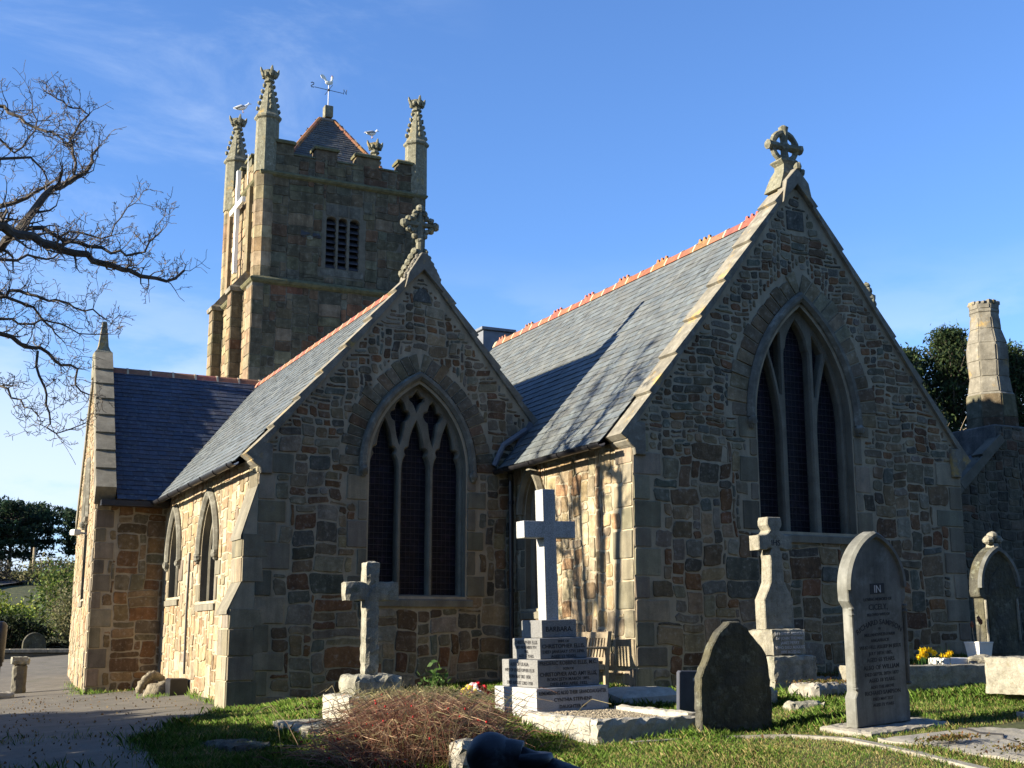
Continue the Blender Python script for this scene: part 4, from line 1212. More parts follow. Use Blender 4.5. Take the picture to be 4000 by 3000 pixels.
slab2d(mb, Fr((0, 0, 0), (1, 0, 0), (0, 0, 1), (0, -1, 0)), [(-.10, 1.05), (-.2, 1.16), (-.32, 1.22), (-.38, 1.32), (-.33, 1.38), (-.24, 1.36), (-.16, 1.28), (-.08, 1.14)], -.015, .015, 'gold')
mb.v = [(x * .8, y * .8, .80 + (z - .95) * .8) for x, y, z in mb.v]
mb.build('cockerel', wv)

def gull(loc, rz, label):
    g = thing('gull', label, 'gull', loc, (0, 0, rz), 'gulls perched on the tower pinnacles')
    mb = MB(); Wt = (.85, .85, .83); Gy = (.34, .36, .39)
    prof = [(-.24, .03, .135), (-.16, .06, .14), (-.06, .09, .155), (.05, .095, .18), (.12, .075, .22), (.155, .05, .265), (.18, .052, .31), (.21, .045, .33), (.235, .015, .325)]
    mb.rings([[(x, r_ * math.cos(a), z + r_ * .85 * math.sin(a)) for a in [2 * math.pi * k / 10 for k in range(10)]] for x, r_, z in prof], 'gull', Wt)
    b = mb.build('body', g, True)
    mb = MB()
    for s in (-1, 1):
        mb.rings([[(x, s * (y + t * .6), z + t) for t in (-w, 0, w)] + [(x, s * (y + .02), z)] for x, y, z, w in ((.08, .085, .19, .03), (-.05, .095, .175, .06), (-.18, .07, .15, .045), (-.32, .03, .14, .01))], 'gull', Gy)
    mb.build('wing', g, True)
    mb = MB(); mb.tube([(.225, 0, .322), (.27, 0, .318), (.295, 0, .305)], [.014, .011, .004], 'gull', (.75, .45, .05), n=6); mb.build('beak', g)
    for s in (-1, 1):
        mb = MB(); mb.tube([(.0, s * .035, .10), (.01, s * .035, 0)], .009, 'gull', (.6, .4, .3), n=5); mb.tube([(-.01, s * .035, .005), (.05, s * .035, .004)], .009, 'gull', (.6, .4, .3), n=5); mb.build('leg', g)
    return g
gull((9.22, 40.24, 18.36), R(-20), 'white gull perched on the far left pinnacle of the tower')
gull((13.93, 40.3, 18.3), R(12), 'white gull perched on the half hidden pinnacle right of the tower roof')

wc = thing('white_cross', 'tall white wooden cross fixed to the sunlit side of the tower', 'cross', (TX0 - .2, 38.45, 12.09))
mb = MB(); mb.box((-.06, -.08, 0), (.06, .08, 3.45), 'white', bev=.01); mb.build('upright', wc)
mb = MB(); mb.box((-.055, -.82, 2.15), (.065, .82, 2.33), 'white', bev=.01); mb.build('crossbar', wc)
mb = MB(); mb.tube([(.0, -1.2, 3.6), (.03, -1.15, 2.6)], .012, 'white', n=5); mb.build('cable', wc)

# floodlight on the transept
fl = thing('floodlight', 'small pale security floodlight on the far left wall', 'floodlight', (3.62, 29.6, 3.0), (0, 0, R(20)))
mb = MB(); mb.box((-.26, -.1, -.03), (-.1, .1, .1), 'plain_w', bev=.02); mb.build('lamp_head', fl)
mb = MB(); mb.tube([(0.1, 0, .02), (-.15, 0, .04)], .02, 'steel', n=6); mb.build('bracket', fl)

# finish: put the church's origin at its base
CH.location = (11, 22, 0)
for o in CH_PARTS:
    o.location = o.location - Vector((11, 22, 0))
for o in list(CH.children):
    if o not in CH_PARTS:
        o.location = o.location - Vector((11, 22, 0))

# ---------------- vestry with the octagonal chimney
VX, VY = 19.2, 17.2
ve = thing('vestry', 'low dark stone vestry with octagonal chimney in the shade right of the church', 'building', (VX, VY, 0))
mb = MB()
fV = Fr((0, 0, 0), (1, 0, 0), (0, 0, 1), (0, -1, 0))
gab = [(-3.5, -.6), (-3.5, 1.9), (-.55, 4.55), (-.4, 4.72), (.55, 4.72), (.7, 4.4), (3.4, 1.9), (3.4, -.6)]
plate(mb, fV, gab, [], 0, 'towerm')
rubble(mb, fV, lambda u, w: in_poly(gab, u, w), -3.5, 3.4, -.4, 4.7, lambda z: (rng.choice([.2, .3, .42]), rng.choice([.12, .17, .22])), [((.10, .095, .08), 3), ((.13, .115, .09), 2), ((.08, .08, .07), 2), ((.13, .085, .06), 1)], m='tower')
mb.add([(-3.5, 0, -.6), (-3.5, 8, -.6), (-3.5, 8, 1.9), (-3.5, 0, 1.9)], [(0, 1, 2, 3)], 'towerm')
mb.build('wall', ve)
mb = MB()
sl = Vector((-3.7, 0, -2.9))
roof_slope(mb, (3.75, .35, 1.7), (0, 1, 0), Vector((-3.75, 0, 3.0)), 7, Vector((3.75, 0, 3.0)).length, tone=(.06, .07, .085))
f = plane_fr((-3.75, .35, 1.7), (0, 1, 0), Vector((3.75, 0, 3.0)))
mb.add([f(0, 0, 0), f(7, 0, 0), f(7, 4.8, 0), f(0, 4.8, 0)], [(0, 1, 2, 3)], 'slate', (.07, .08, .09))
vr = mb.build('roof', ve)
fVo = Fr((0, 0, 0), (1, 0, 0), (0, 0, 1), (0, -1, 0))
coping('coping', fVo, 3.5, 1.75, .55, 4.55, vr, thick=.16, seg=.9, m='hood')
coping('coping', fVo, -3.6, 1.75, -.5, 4.5, vr, thick=.16, seg=.9, m='towerm', d0=-.2)
mb = MB()
mb.tube([(0, 3.0, 4.78), (0, 7.3, 4.78)], .1, 'terracotta', (.36, .12, .06)); mb.build('ridge_tiles', vr)
mb = MB()
PC = [((.26, .235, .17), 3), ((.31, .28, .21), 3), ((.22, .20, .15), 2)]
prof = [(4.2, 0.528), (4.62, 0.510), (4.95, 0.502), (5.42, 0.480), (5.46, 0.440), (5.78, 0.387), (6.1, 0.400), (6.42, 0.409), (6.46, 0.400), (6.76, 0.308), (7.0, 0.295), (7.10, 0.285), (7.12, 0.305), (7.17, 0.305), (7.18, 0.288), (7.28, 0.295), (7.3, 0.288)]
for i in range(len(prof) - 1):
    (z0, r0), (z1, r1) = prof[i], prof[i + 1]
    for k in range(8):
        a0, a1 = math.pi / 8 + k * math.pi / 4, math.pi / 8 + (k + 1) * math.pi / 4
        c0 = (math.cos(a0), math.sin(a0)); c1 = (math.cos(a1), math.sin(a1)); cy = .62
        mb.add([(c0[0] * r0, cy + c0[1] * r0, z0), (c1[0] * r0, cy + c1[1] * r0, z0), (c1[0] * r1, cy + c1[1] * r1, z1), (c0[0] * r1, cy + c0[1] * r1, z1)], [(0, 1, 2, 3)], 'coping' if z0 > 5.4 else 'tower', pick(PC if z0 > 5.4 else PALT))  # darker stone low down: the church's shadow painted into the chimney colour
        if z1 - z0 > .1:   # block faces standing proud of the joints
            U = Vector((c1[0] - c0[0], c1[1] - c0[1], 0)).normalized()
            p0 = Vector((c0[0] * r0, cy + c0[1] * r0, z0)); Wv = Vector((c0[0] * r1, cy + c0[1] * r1, z1)) - p0
            mid = (Vector((c0[0], c0[1], 0)) + Vector((c1[0], c1[1], 0)))
            Wp = Vector(((mid.x / 2) * (r1 - r0), (mid.y / 2) * (r1 - r0), z1 - z0))
            ff = Fr(p0, U, Wp, mid); wl_ = (Vector(c1) - Vector(c0)).length
            l0, l1 = wl_ * r0, wl_ * r1; hh = Wp.length; of = (l0 - l1) / 2
            stone_poly(mb, ff, [(.012, .008), (l0 - .012, .008), (l0 - of - .012, hh - .008), (of + .012, hh - .008)], .012, 'coping' if z0 > 5.4 else 'tower', pick(PC if z0 > 5.4 else PALT))
for k in range(16):
    a = 2 * math.pi * k / 16
    mb.box((.255 * math.cos(a) - .04, .62 + .255 * math.sin(a) - .04, 7.28), (.255 * math.cos(a) + .04, .62 + .255 * math.sin(a) + .04, 7.28 + rng.uniform(.05, .09)), 'coping', bev=.012)
mb.box((-.6, .02, 3.9), (.6, 1.22, 4.75), 'tower', (.11, .105, .09), bev=.03)
mb.build('chimney', ve)

# ------------------------------------------------------------------ ground, path, hill
PATH_EDGE = [(4.62, 19.2), (4.42, 18.54), (3.53, 17.4), (3.05, 16.0), (2.62, 15.17), (2.45, 12.6), (2.3, 8.0), (2.2, -3.0)]
def edge_x(y):
    pts = PATH_EDGE[::-1]
    ys = [p[1] for p in pts]; xs = [p[0] for p in pts]
    return np.interp(y, ys, xs)
xs = np.concatenate([np.linspace(-700, -20, 8), np.linspace(-15, 22, 112), np.linspace(26, 700, 12)])
ys = np.concatenate([np.linspace(-80, -5, 5), np.linspace(-3, 46, 148), np.linspace(55, 1500, 10)])
X, Y = np.meshgrid(xs, ys, indexing='ij'); Z = ground_z(X, Y)
nn = len(ys)
mb = MB()
mb.add(np.stack([X, Y, Z], -1).reshape(-1, 3).tolist(), [(i * nn + j, (i + 1) * nn + j, (i + 1) * nn + j + 1, i * nn + j + 1) for i in range(len(xs) - 1) for j in range(nn - 1)], 'turf')
tag(mb.build('ground', None, True), kind='structure')
# concrete path: a sheet a little above the ground, left of the grass edge and round the transept
mb = MB()
yy = np.linspace(-3, 42.5, 120)
rows = []
for y in yy:
    xe = float(edge_x(y)) if y < 19.2 else (4.78 if y < 26 else 3.5 + .07 * (y - 26))
    if y > 34: xe = 9
    xe += (rng.uniform(-.05, .05) if y < 19 else 0)
    rows.append([(x, y, gz(x, y) + .012) for x in np.linspace(-6.5, xe, 26)])
for a, b in zip(rows[:-1], rows[1:]):
    mb.add(a + b, [(i, i + 1, 26 + i + 1, 26 + i) for i in range(25)], 'path')
tag(mb.build('path', None, True), kind='structure')
mb = MB()
for y0, dx in ((17.4, .2), (19.7, -.5), (20.6, -.45), (24.6, 0), (28.4, 0), (33.5, 0)):
    pts = [(x, y0 + dx * (x - 1) * .3, gz(x, y0) + .017) for x in np.linspace(-4, 4.5 if y0 > 18 and y0 < 26 else 3.2, 20)]
    mb.add([(x, y - .012, z) for x, y, z in pts] + [(x, y + .012, z) for x, y, z in pts], [(i, i + 1, 21 + i, 20 + i) for i in range(19)], 'turf')
tag(mb.build('path_joints'), kind='structure')
mb = MB()
hx = np.linspace(-70, 16, 30); hy = np.linspace(47, 140, 40)
hz = lambda x, y: .5 + 4.6 * np.clip((y - 50) / 40, 0, 1) ** 1.1 + .3 * np.sin(x * .3) * np.sin(y * .2)
Xh, Yh = np.meshgrid(hx, hy, indexing='ij'); Zh = hz(Xh, Yh)
mb.add(np.stack([Xh, Yh, Zh], -1).reshape(-1, 3).tolist(), [(i * 40 + j, (i + 1) * 40 + j, (i + 1) * 40 + j + 1, i * 40 + j + 1) for i in range(29) for j in range(39)], 'turf')
tag(mb.build('hill', None, True), kind='structure')
mb = MB()
rp = [(-12, 58), (-2, 63), (4, 68), (7, 76), (7.5, 84)]
mb.add([(x - 6, y - 1, float(hz(x - 6, y - 1)) + .2) for x, y in rp] + [(x, y + 2.5, float(hz(x, y + 2.5)) + .2) for x, y in rp], [(i, i + 1, 6 + i, 5 + i) for i in range(4)], 'road')
tag(mb.build('road', None, True), kind='structure')

# ------------------------------------------------------------------ graves
def squares(mb, m, *spec, cx=0, cy=0, bev=.015, jit=0):
    for (z0, z1, w, d) in spec:
        mb.box((cx - w / 2, cy - d / 2, z0), (cx + w / 2, cy + d / 2, z1), m, bev=bev)
def rough(mb, amp, seed=0):
    """weather the edges of a block a little"""
    mb.v = [(x + rng.uniform(-amp, amp), y + rng.uniform(-amp, amp), z + rng.uniform(-amp, amp)) for x, y, z in mb.v]
    return mb
def dense_box(mb, a, b, m, n=6, amp=.006, bev=.02):
    """a stone block whose faces are subdivided and worn"""
    x0, y0, z0 = a; x1, y1, z1 = b
    nx = max(2, int((x1 - x0) / .06)); ny = max(2, int((y1 - y0) / .06)); nz = max(2, int((z1 - z0) / .06))
    nx, ny, nz = min(nx, 22), min(ny, 22), min(nz, 30)
    idx = {}; vs = []; fs = []
    def V(i, j, k):
        key = (i, j, k)
        if key not in idx:
            p = [x0 + (x1 - x0) * i / nx, y0 + (y1 - y0) * j / ny, z0 + (z1 - z0) * k / nz]
            e = (i in (0, nx)) + (j in (0, ny)) + (k in (0, nz))
            c = [(x0 + x1) / 2, (y0 + y1) / 2, (z0 + z1) / 2]
            if e >= 2:
                for q, (ii, mx) in enumerate(((i, nx), (j, ny), (k, nz))):
                    if ii in (0, mx): p[q] += (bev if ii == 0 else -bev) * .6 * rng.uniform(.4, 1.6)
            p = [v + rng.uniform(-amp, amp) for v in p]
            idx[key] = len(vs); vs.append(tuple(p))
        return idx[key]
    for i in range(nx):
        for j in range(ny):
            fs.append((V(i, j, 0), V(i, j + 1, 0), V(i + 1, j + 1, 0), V(i + 1, j, 0)))
            fs.append((V(i, j, nz), V(i + 1, j, nz), V(i + 1, j + 1, nz), V(i, j + 1, nz)))
    for i in range(nx):
        for k in range(nz):
            fs.append((V(i, 0, k), V(i + 1, 0, k), V(i + 1, 0, k + 1), V(i, 0, k + 1)))
            fs.append((V(i, ny, k), V(i, ny, k + 1), V(i + 1, ny, k + 1), V(i + 1, ny, k)))
    for j in range(ny):
        for k in range(nz):
            fs.append((V(0, j, k), V(0, j, k + 1), V(0, j + 1, k + 1), V(0, j + 1, k)))
            fs.append((V(nx, j, k), V(nx, j + 1, k), V(nx, j + 1, k + 1), V(nx, j, k + 1)))
    mb.add(vs, fs, m)

def rock(mb, r, m, amp=.12, seed=0.0, nu=26, nv=16, flat=-.35):
    rs = []
    for i in range(nv + 1):
        t = math.pi * (i + .02) / (nv + .04); q = []
        for k in range(nu):
            p = 2 * math.pi * k / nu
            d = Vector((math.sin(t) * math.cos(p), math.sin(t) * math.sin(p), -math.cos(t)))
            e = 1 + amp * (math.sin(d.x * 4.1 + seed) * math.sin(d.y * 3.7 + seed * 2) + .6 * math.sin(d.z * 6.3 + d.x * 5 + seed) + .35 * math.sin(d.x * 13 + d.y * 11 + seed)) + rng.uniform(-.012, .012)
            q.append((r[0] * d.x * e, r[1] * d.y * e, max(r[2] * d.z * e, flat * r[2])))
        rs.append(q)
    mb.rings(rs, m)
# mossy cross at the left
g = thing('stone_cross', 'mossy rough stone cross on a two step base before the left gable', 'gravestone', (5.12, 14.45, -.34), (0, R(-.6), R(2)))
mb = MB(); dense_box(mb, (-.09, -.09, .66), (.10, .10, 2.0), 'granite_old', amp=.007); dense_box(mb, (-.345, -.085, 1.53), (.355, .09, 1.76), 'granite_old', amp=.007); mb.build('cross', g)
mb = MB(); dense_box(mb, (-.29, -.29, .44), (.33, .30, .67), 'granite_old', amp=.011, bev=.04); mb.build('base_block', g)
mb = MB(); dense_box(mb, (-.41, -.44, .1), (.43, .5, .445), 'kerb', amp=.006); mb.build('plinth', g)
mb = MB(); dense_box(mb, (-.95, -.6, -.1), (.62, .75, .14), 'granite_old', amp=.01, bev=.03); mb.build('ground_slab', g)

# tall granite cross on four inscribed steps
g = thing('cross_monument', 'tall pale granite cross on four inscribed square steps', 'gravestone', (7.32, 14.0, -.24), (0, R(-1.6), R(3)))
mb = MB(); mb.box((-.088, -.095, 1.20), (.088, .095, 2.83), 'granite', bev=.006); mb.build('cross_shaft', g)
mb = MB(); mb.box((-.37, -.098, 2.22), (-.0885, .098, 2.43), 'granite', bev=.006); mb.box((.0885, -.098, 2.22), (.37, .098, 2.43), 'granite', bev=.006); mb.box((-.09, -.0965, 2.222), (.09, .0965, 2.428), 'granite')
mb.build('cross_arms', g)
steps = [(-.05, .425, 1.0, 1.04), (.426, .75, .86, .88), (.751, 1.0, .66, .68), (1.001, 1.215, .49, .5)]
FT = {
 0: [('REMEMBERING ALSO THEIR GRANDDAUGHTER', .345, .062, .94), ('CYNTHIA STEPHENS', .265, .058, .6), ('DAUGHTER OF', .185, .056, .5), ('DOUGLAS ELLIS AND WINIFRED TREFUSIS ELLIS', .105, .056, .94)],
 1: [('FREDERIC ROBBINS ELLIS, M.C.', .685, .066, .8), ('SON OF', .625, .042, .4), ('CHRISTOPHER AND AMY ELLIS,', .555, .066, .8), ('BORN 25TH MARCH 1891,', .50, .052, .7), ('DIED 14TH APRIL 1932.', .445, .052, .7)],
 2: [('WIFE OF', .945, .042, .5), ('CHRISTOPHER ELLIS,', .88, .066, .62), ('DIED JANUARY 5TH 1898,', .82, .052, .6), ('AGED 52 YEARS.', .765, .05, .5)],
 3: [('BARBARA.', 1.075, .085, .4)]}
LT_ = {
 1: [('ALSO OF ULALIA', .675, .06, .6), ('WIFE OF CHRISTOPHER ELLIS', .605, .056, .82), ('BORN MAY 3RD 1858', .53, .056, .7), ('DIED AUGUST 23RD 1938', .455, .056, .8)],
 2: [('CHRISTOPHER ELLIS', .93, .062, .62), ('DIED NOVEMBER 9TH', .875, .052, .58), ('1906,', .825, .05, .3), ('AGED 75 YEARS', .77, .052, .5)]}
for i, (z0, z1, w, d) in enumerate(steps):
    mb = MB(); mb.box((-w / 2, -d / 2, z0), (w / 2, d / 2, z1), 'granite' if i == 0 else 'granite_dark', bev=.007)
    st = mb.build('step', g)
    L = [(t, 0, z, s, mw) for t, z, s, mw in FT[i]]
    text_obj('inscription', L, st, (0, -d / 2 - .001, 0), (1, 0, 0), (0, -1, 0))
    if i in LT_:
        L = [(t, 0, z, s, mw) for t, z, s, mw in LT_[i]]
        text_obj('inscription', L, st, (-w / 2 - .001, 0, 0), (0, -1, 0), (-1, 0, 0))

# kerbed plot in front of it
K0, K1, KY0, KY1 = 6.60, 8.02, 11.62, 13.42
g = thing('grave_kerb', 'pale stone kerb round a gravel bed before the tall granite cross', 'grave kerb', (7.3, 12.5, -.2))
def kerb(g, a, b, h0, h1, w, m='kerb', amp=.007):
    mb = MB(); dense_box(mb, (a[0] - 7.3, a[1] - 12.5, h0 + .2), (b[0] - 7.3, b[1] - 12.5, h1 + .2), m, amp=amp, bev=.025)
    return mb.build('kerb_stone', g)
kerb(g, (K0, KY0 + .171, -.5), (K0 + .2, KY1, 0), -.45, -.07, .2)
kerb(g, (K1 - .18, KY0 + .171, 0), (K1, KY1, 0), -.4, -.03, .2)
kerb(g, (K0, KY0, 0), (K1, KY0 + .17, 0), -.5, -.06, .2)
mb = MB()
gx = np.linspace(K0 + .15, K1 - .1, 40); gy = np.linspace(KY0 + .1, KY1 + .3, 50)
mb.add([(x - 7.3, y - 12.5, .08 + .02 * (x - 7.3) + .025 * (y - 12.5) + rng.uniform(-.008, .012)) for x in gx for y in gy], [(i * 50 + j, (i + 1) * 50 + j, (i + 1) * 50 + j + 1, i * 50 + j + 1) for i in range(39) for j in range(49)], 'gravel')
for _ in range(2200):
    x, y = rng.uniform(K0 + .2, K1 - .2), rng.uniform(KY0 + .2, KY1)
    z = .09 + .02 * (x - 7.3) + .025 * (y - 12.5); r_ = rng.uniform(.006, .014)
    mb.blob((x - 7.3, y - 12.5, z), (r_, r_, r_ * .7), 'gravel', jit=.3, nu=5, nv=3)
tag(mb.build('gravel_bed', g), kind='stuff')

# sloped kerb stone and small dark slab behind
g = thing('kerb_block', 'low pale block with a sloping top between the tall cross and the church corner', 'stone', (8.5, 13.9, -.1), (0, 0, R(-6)))
mb = MB(); mb.rings([[(-.4, -.3, -.1), (.5, -.3, -.1), (.5, .35, -.1), (-.4, .35, -.1)], [(-.36, -.27, .12), (.46, -.27, .16), (.46, .32, .2), (-.36, .32, .2)], [(-.2, -.1, .2), (.4, -.1, .24), (.4, .3, .24), (-.2, .3, .24)]], 'kerb'); mb.build('block', g)
g = thing('small_headstone', 'small dark slate headstone left behind the rough rounded slab', 'gravestone', (8.66, 12.75, -.16), (R(3), 0, R(-2)))
mb = MB(); slab2d(mb, Fr((0, 0, 0), (1, 0, 0), (0, 0, 1), (0, -1, 0)), [(-.32, -.1), (-.32, .52), (-.3, .54), (.3, .53), (.32, .5), (.32, -.1)], -.03, .03, 'slab_blue', bev=.008); mb.build('stone', g)
text_obj('inscription', [('IN MEMORY', 0, .42, .05, .5), ('OF', 0, .36, .04), ('WHO DIED', 0, .29, .045), ('AGED', 0, .2, .045)], g.children[0], (0, -.031, 0), (1, 0, 0), (0, -1, 0), 'letter_w')

# rough slab seen from its bare back
def outline_slab(name, g, pts, d0, d1, m, amp=.012, bev=.012, sub=.05, scal=0):
    """a worn standing slab: subdivided outline, displaced faces"""
    out = []
    for i in range(len(pts)):
        a, b = pts[i], pts[(i + 1) % len(pts)]
        n = max(1, int(math.hypot(b[0] - a[0], b[1] - a[1]) / sub))
        for k in range(n):
            f = k / n
            out.append((a[0] + (b[0] - a[0]) * f + rng.uniform(-amp, amp) * .6, a[1] + (b[1] - a[1]) * f + rng.uniform(-amp, amp) * .6))
    mb = MB(); slab2d(mb, Fr((0, 0, 0), (1, 0, 0), (0, 0, 1), (0, -1, 0)), out, d0, d1, m, bev=bev)
    return mb.build(name, g)
g = thing('rough_headstone', 'rough dark rounded headstone with an uneven outline and no lettering', 'gravestone', (8.2, 11.45, -.26), (R(2), R(-1.5), R(2)))
outline_slab('stone', g, [(-.47, -.15), (-.47, .35), (-.46, .62), (-.42, .72), (-.36, .80), (-.30, .95), (-.20, 1.09), (-.06, 1.19), (.08, 1.20), (.18, 1.13), (.27, 1.03), (.37, .92), (.44, .84), (.47, .6), (.49, .3), (.49, -.15)], -.06, .05, 'slab_dark', amp=.014)

# lichened cross with a flared foot
g = thing('stone_cross', 'lichened stone cross with flared foot standing right before the tall east window', 'gravestone', (10.78, 14.0, 0.0), (0, R(-1.2), R(2)))
f0 = Fr((0, 0, 0), (1, 0, 0), (0, 0, 1), (0, -1, 0))
pr = [(-.25, .87), (-.25, 1.26), (-.17, 1.40), (-.12, 1.5), (-.10, 1.78), (-.11, 1.86), (-.07, 1.95), (-.12, 1.95), (-.16, 1.93), (-.29, 1.93), (-.29, 2.13), (-.17, 2.14), (-.12, 2.16), (-.085, 2.2), (-.13, 2.27), (-.13, 2.33), (-.11, 2.38)]
mb = MB()
mb2 = pr + [(-x, z) for x, z in pr[::-1]]
slab2d(mb, f0, mb2, -.1, .1, 'granite_lich', bev=.012)
cr = mb.build('cross', g)
text_obj('emblem', [('IHS', 0, 1.99, .11)], cr, (0, -.101, 0), (1, 0, 0), (0, -1, 0), 'letter')
mb = MB(); dense_box(mb, (-.29, -.27, .52), (.29, .27, .87), 'granite_lich', amp=.005); bs = mb.build('base_block', g)
text_obj('inscription', [('IN LOVING MEMORY', .0, .79, .055, .5), ('OF JOHN THOMAS', .0, .73, .055, .5), ('JAMES PERRY', 0, .67, .055, .5), ('WHO DIED AUGUST', 0, .61, .055, .5), ('1890 AGED 62', 0, .55, .055, .5)], bs, (0, -.277, 0), (1, 0, 0), (0, -1, 0), 'letter_w')
mb = MB(); dense_box(mb, (-.36, -.36, -.1), (.38, .36, .522), 'granite_old', amp=.006); mb.build('plinth', g)

# tall pointed headstone with lettering
g = thing('headstone', 'tall leaning arched headstone with black lettering on a low plinth', 'gravestone', (9.47, 10.6, -.13), (R(3), R(-3.4), R(6)))
W = .41
pr = [(-W, 0), (-W - .005, .3), (-W + .03, .36), (-W + .03, 1.22), (-W - .03, 1.30), (-W - .035, 1.42)]
ar = [(x, z) for x, z in arch(W + .035, .60, 1.42, 12)]
pts = pr[:-1] + ar + [(-x, z) for x, z in pr[:-1][::-1]]
mb = MB(); slab2d(mb, f0, pts, -.09, .055, 'marble', bev=.01)
hs_ = mb.build('stone', g)
# raised moulding round the arch and thin columns on the edges
mb = MB()
rows = [arch(W + .035, .60, 1.42, 14, o) for o in (-.07, -.05, -.015, .008)]
rs = [[f0(*rows[0][i], .05), f0(*rows[1][i], .085), f0(*rows[2][i], .085), f0(*rows[3][i], .05)] for i in range(len(rows[0]))]
mb.rings(rs, 'marble'); mb.build('arch_moulding', g)
for s in (-1, 1):
    mb = MB(); mb.tube([(s * (W - .005), -.055, .42), (s * (W - .005), -.055, 1.2)], .022, 'marble', n=8)
    for z in (.40, 1.16, 1.22): mb.lathe([(.028, -.015), (.034, 0), (.028, .015)], (s * (W - .005), -.055, z), 'marble', n=8)
    mb.build('edge_column', g)
mb = MB(); slab2d(mb, f0, [(-.11, 1.36), (-.11, 1.47), (.11, 1.47), (.11, 1.36)], .054, .058, 'letter'); mb.build('letter_panel', g)
text_obj('panel_letters', [('IN', 0, 1.375, .11)], g, (0, -.059, 0), (1, 0, 0), (0, -1, 0), 'letter_w')
text_obj('inscription', [('LOVING MEMORY OF', 0, 1.29, .045, .6), ('CICELY,', 0, 1.195, .085, .5), ('BELOVED WIFE OF', 0, 1.13, .042, .5), ('RICHARD SAMPSON', 0, 1.04, .078, .78, .62), ('OF', 0, .985, .035),
    ('MELLANOWETH FARM', 0, .92, .046, .64), ('ANGARRACK', 0, .86, .046, .5), ('WHO FELL ASLEEP IN JESUS', 0, .79, .052, .72), ('JULY 10TH 1885,', 0, .725, .05, .5), ('AGED 65 YEARS.', 0, .655, .06, .55), ('ALSO OF WILLIAM', 0, .575, .066, .62),
    ('DIED SEPTR. 20TH 1877', 0, .51, .05, .6), ('AGED 18 YEARS.', 0, .445, .055, .5), ('ALSO THE ABOVE', 0, .38, .045, .5), ('RICHARD SAMPSON', 0, .315, .06, .6), ('DIED MAY 21ST', 0, .255, .045, .5), ('AGED 72 YEARS', 0, .195, .045, .5)],
    hs_, (0, -.0555, 0), (1, 0, 0), (0, -1, 0), 'letter')
mb = MB(); dense_box(mb, (-.55, -.36, -.18), (.72, .36, -.005), 'ledger', amp=.006); mb.build('plinth', g)
# ledger slab in front
g = thing('ledger_slab', 'broad flat cracked grave slab with moss at the lower right', 'grave slab', (10.1, 9.0, -.24), (R(2.5), R(-2), R(5)))
mb = MB(); dense_box(mb, (-1.15, -1.3, -.12), (1.6, 1.1, .03), 'ledger', amp=.006, bev=.02); mb.build('slab', g)
mb = MB(); dense_box(mb, (1.0, -1.2, .02), (1.3, 1.12, .14), 'kerb', amp=.008); mb.build('raised_edge', g)
mb = MB(); mb.tube([(.05, 1.08, .03), (.02, .9, .033), (-.1, .7, .034), (.0, .5, .034), (-.25, .3, .034), (-.3, .1, .033)], [.012, .016, .014, .012, .01, .006], 'letter', n=5); mb.build('crack', g)

# right headstone with scrolled top
g = thing('headstone', 'dark headstone with a trefoil finial at the right end of the church', 'gravestone', (14.541, 13.644, 0.43), (R(1), R(-2), R(4)))
g.scale = (.95, .95, .97)
W = .42
ar = arch(W + .05, .62, 1.08, 12)
pts = [(-W - .05, -.1), (-W - .05, .12), (-W, .22), (-W + .03, .3), (-W + .03, .92), (-W - .04, .95), (-W - .06, 1.02)] + ar + [(W + .06, 1.02), (W + .04, .95), (W - .03, .92), (W - .03, .3), (W, .22), (W + .05, .12), (W + .05, -.1)]
mb = MB(); slab2d(mb, f0, pts, -.12, .06, 'slab_dark', bev=.012); hs_ = mb.build('stone', g)
mb = MB()
rows = [arch(W + .05, .62, 1.08, 14, o) for o in (-.10, -.07, -.02, .01)]
mb.rings([[f0(*rows[0][i], .05), f0(*rows[1][i], .10), f0(*rows[2][i], .10), f0(*rows[3][i], .05)] for i in range(len(rows[0]))], 'marble'); mb.build('arch_moulding', g)
mb = MB()
mb.rings([[(-.07, -.07, 1.66), (.07, -.07, 1.66), (.07, .09, 1.66), (-.07, .09, 1.66)], [(-.05, -.06, 1.74), (.05, -.06, 1.74), (.05, .08, 1.74), (-.05, .08, 1.74)]], 'granite_lich')
for x, z in ((-.1, 1.79), (.1, 1.79), (0, 1.85)): mb.blob((x, 0, z), (.085, .09, .07), 'granite_lich', jit=.08)
mb.build('finial', g)
for s in (-1, 1):
    mb = MB(); mb.tube([(s * (W - .06), -.07, .28), (s * (W - .06), -.07, .9)], .02, 'granite_lich', n=7); mb.build('edge_column', g)
mb = MB(); slab2d(mb, f0, [(-.3, .1), (-.3, .95), (-.22, 1.2), (0, 1.38), (.22, 1.2), (.3, .95), (.3, .1)], .055, .07, 'slab_dark', bev=.008); mb.build('dark_panel', g)
# white pot, label stone, daffodils, kerbed plot
g = thing('flower_pot', 'white square flower pot with dried stems beside the trefoil topped headstone', 'flower pot', (13.857, 13.413, 0.476))
mb = MB(); mb.rings([[(-s, -s, z), (s, -s, z), (s, s, z), (-s, s, z)] for s, z in ((.11, 0), (.135, .2), (.14, .2), (.14, .22), (.12, .22), (.11, .18))], 'plain_w'); mb.build('pot', g)
mb = MB()
for x, y, h in ((.02, 0, .34), (-.05, .02, .26), (.06, .03, .3)):
    mb.tube([(x, y, .18), (x * 1.4, y, .18 + h * .5), (x * 1.6, y, .18 + h)], .006, 'timber', n=4); mb.blob((x * 1.6, y, .2 + h), (.025, .025, .045), 'flower', (.22, .09, .05), jit=.2)
mb.build('dried_stems', g)
g = thing('grave_kerb', 'long lichened kerb with moss in front of the daffodils', 'grave kerb', (12.395, 12.95, 0.245))
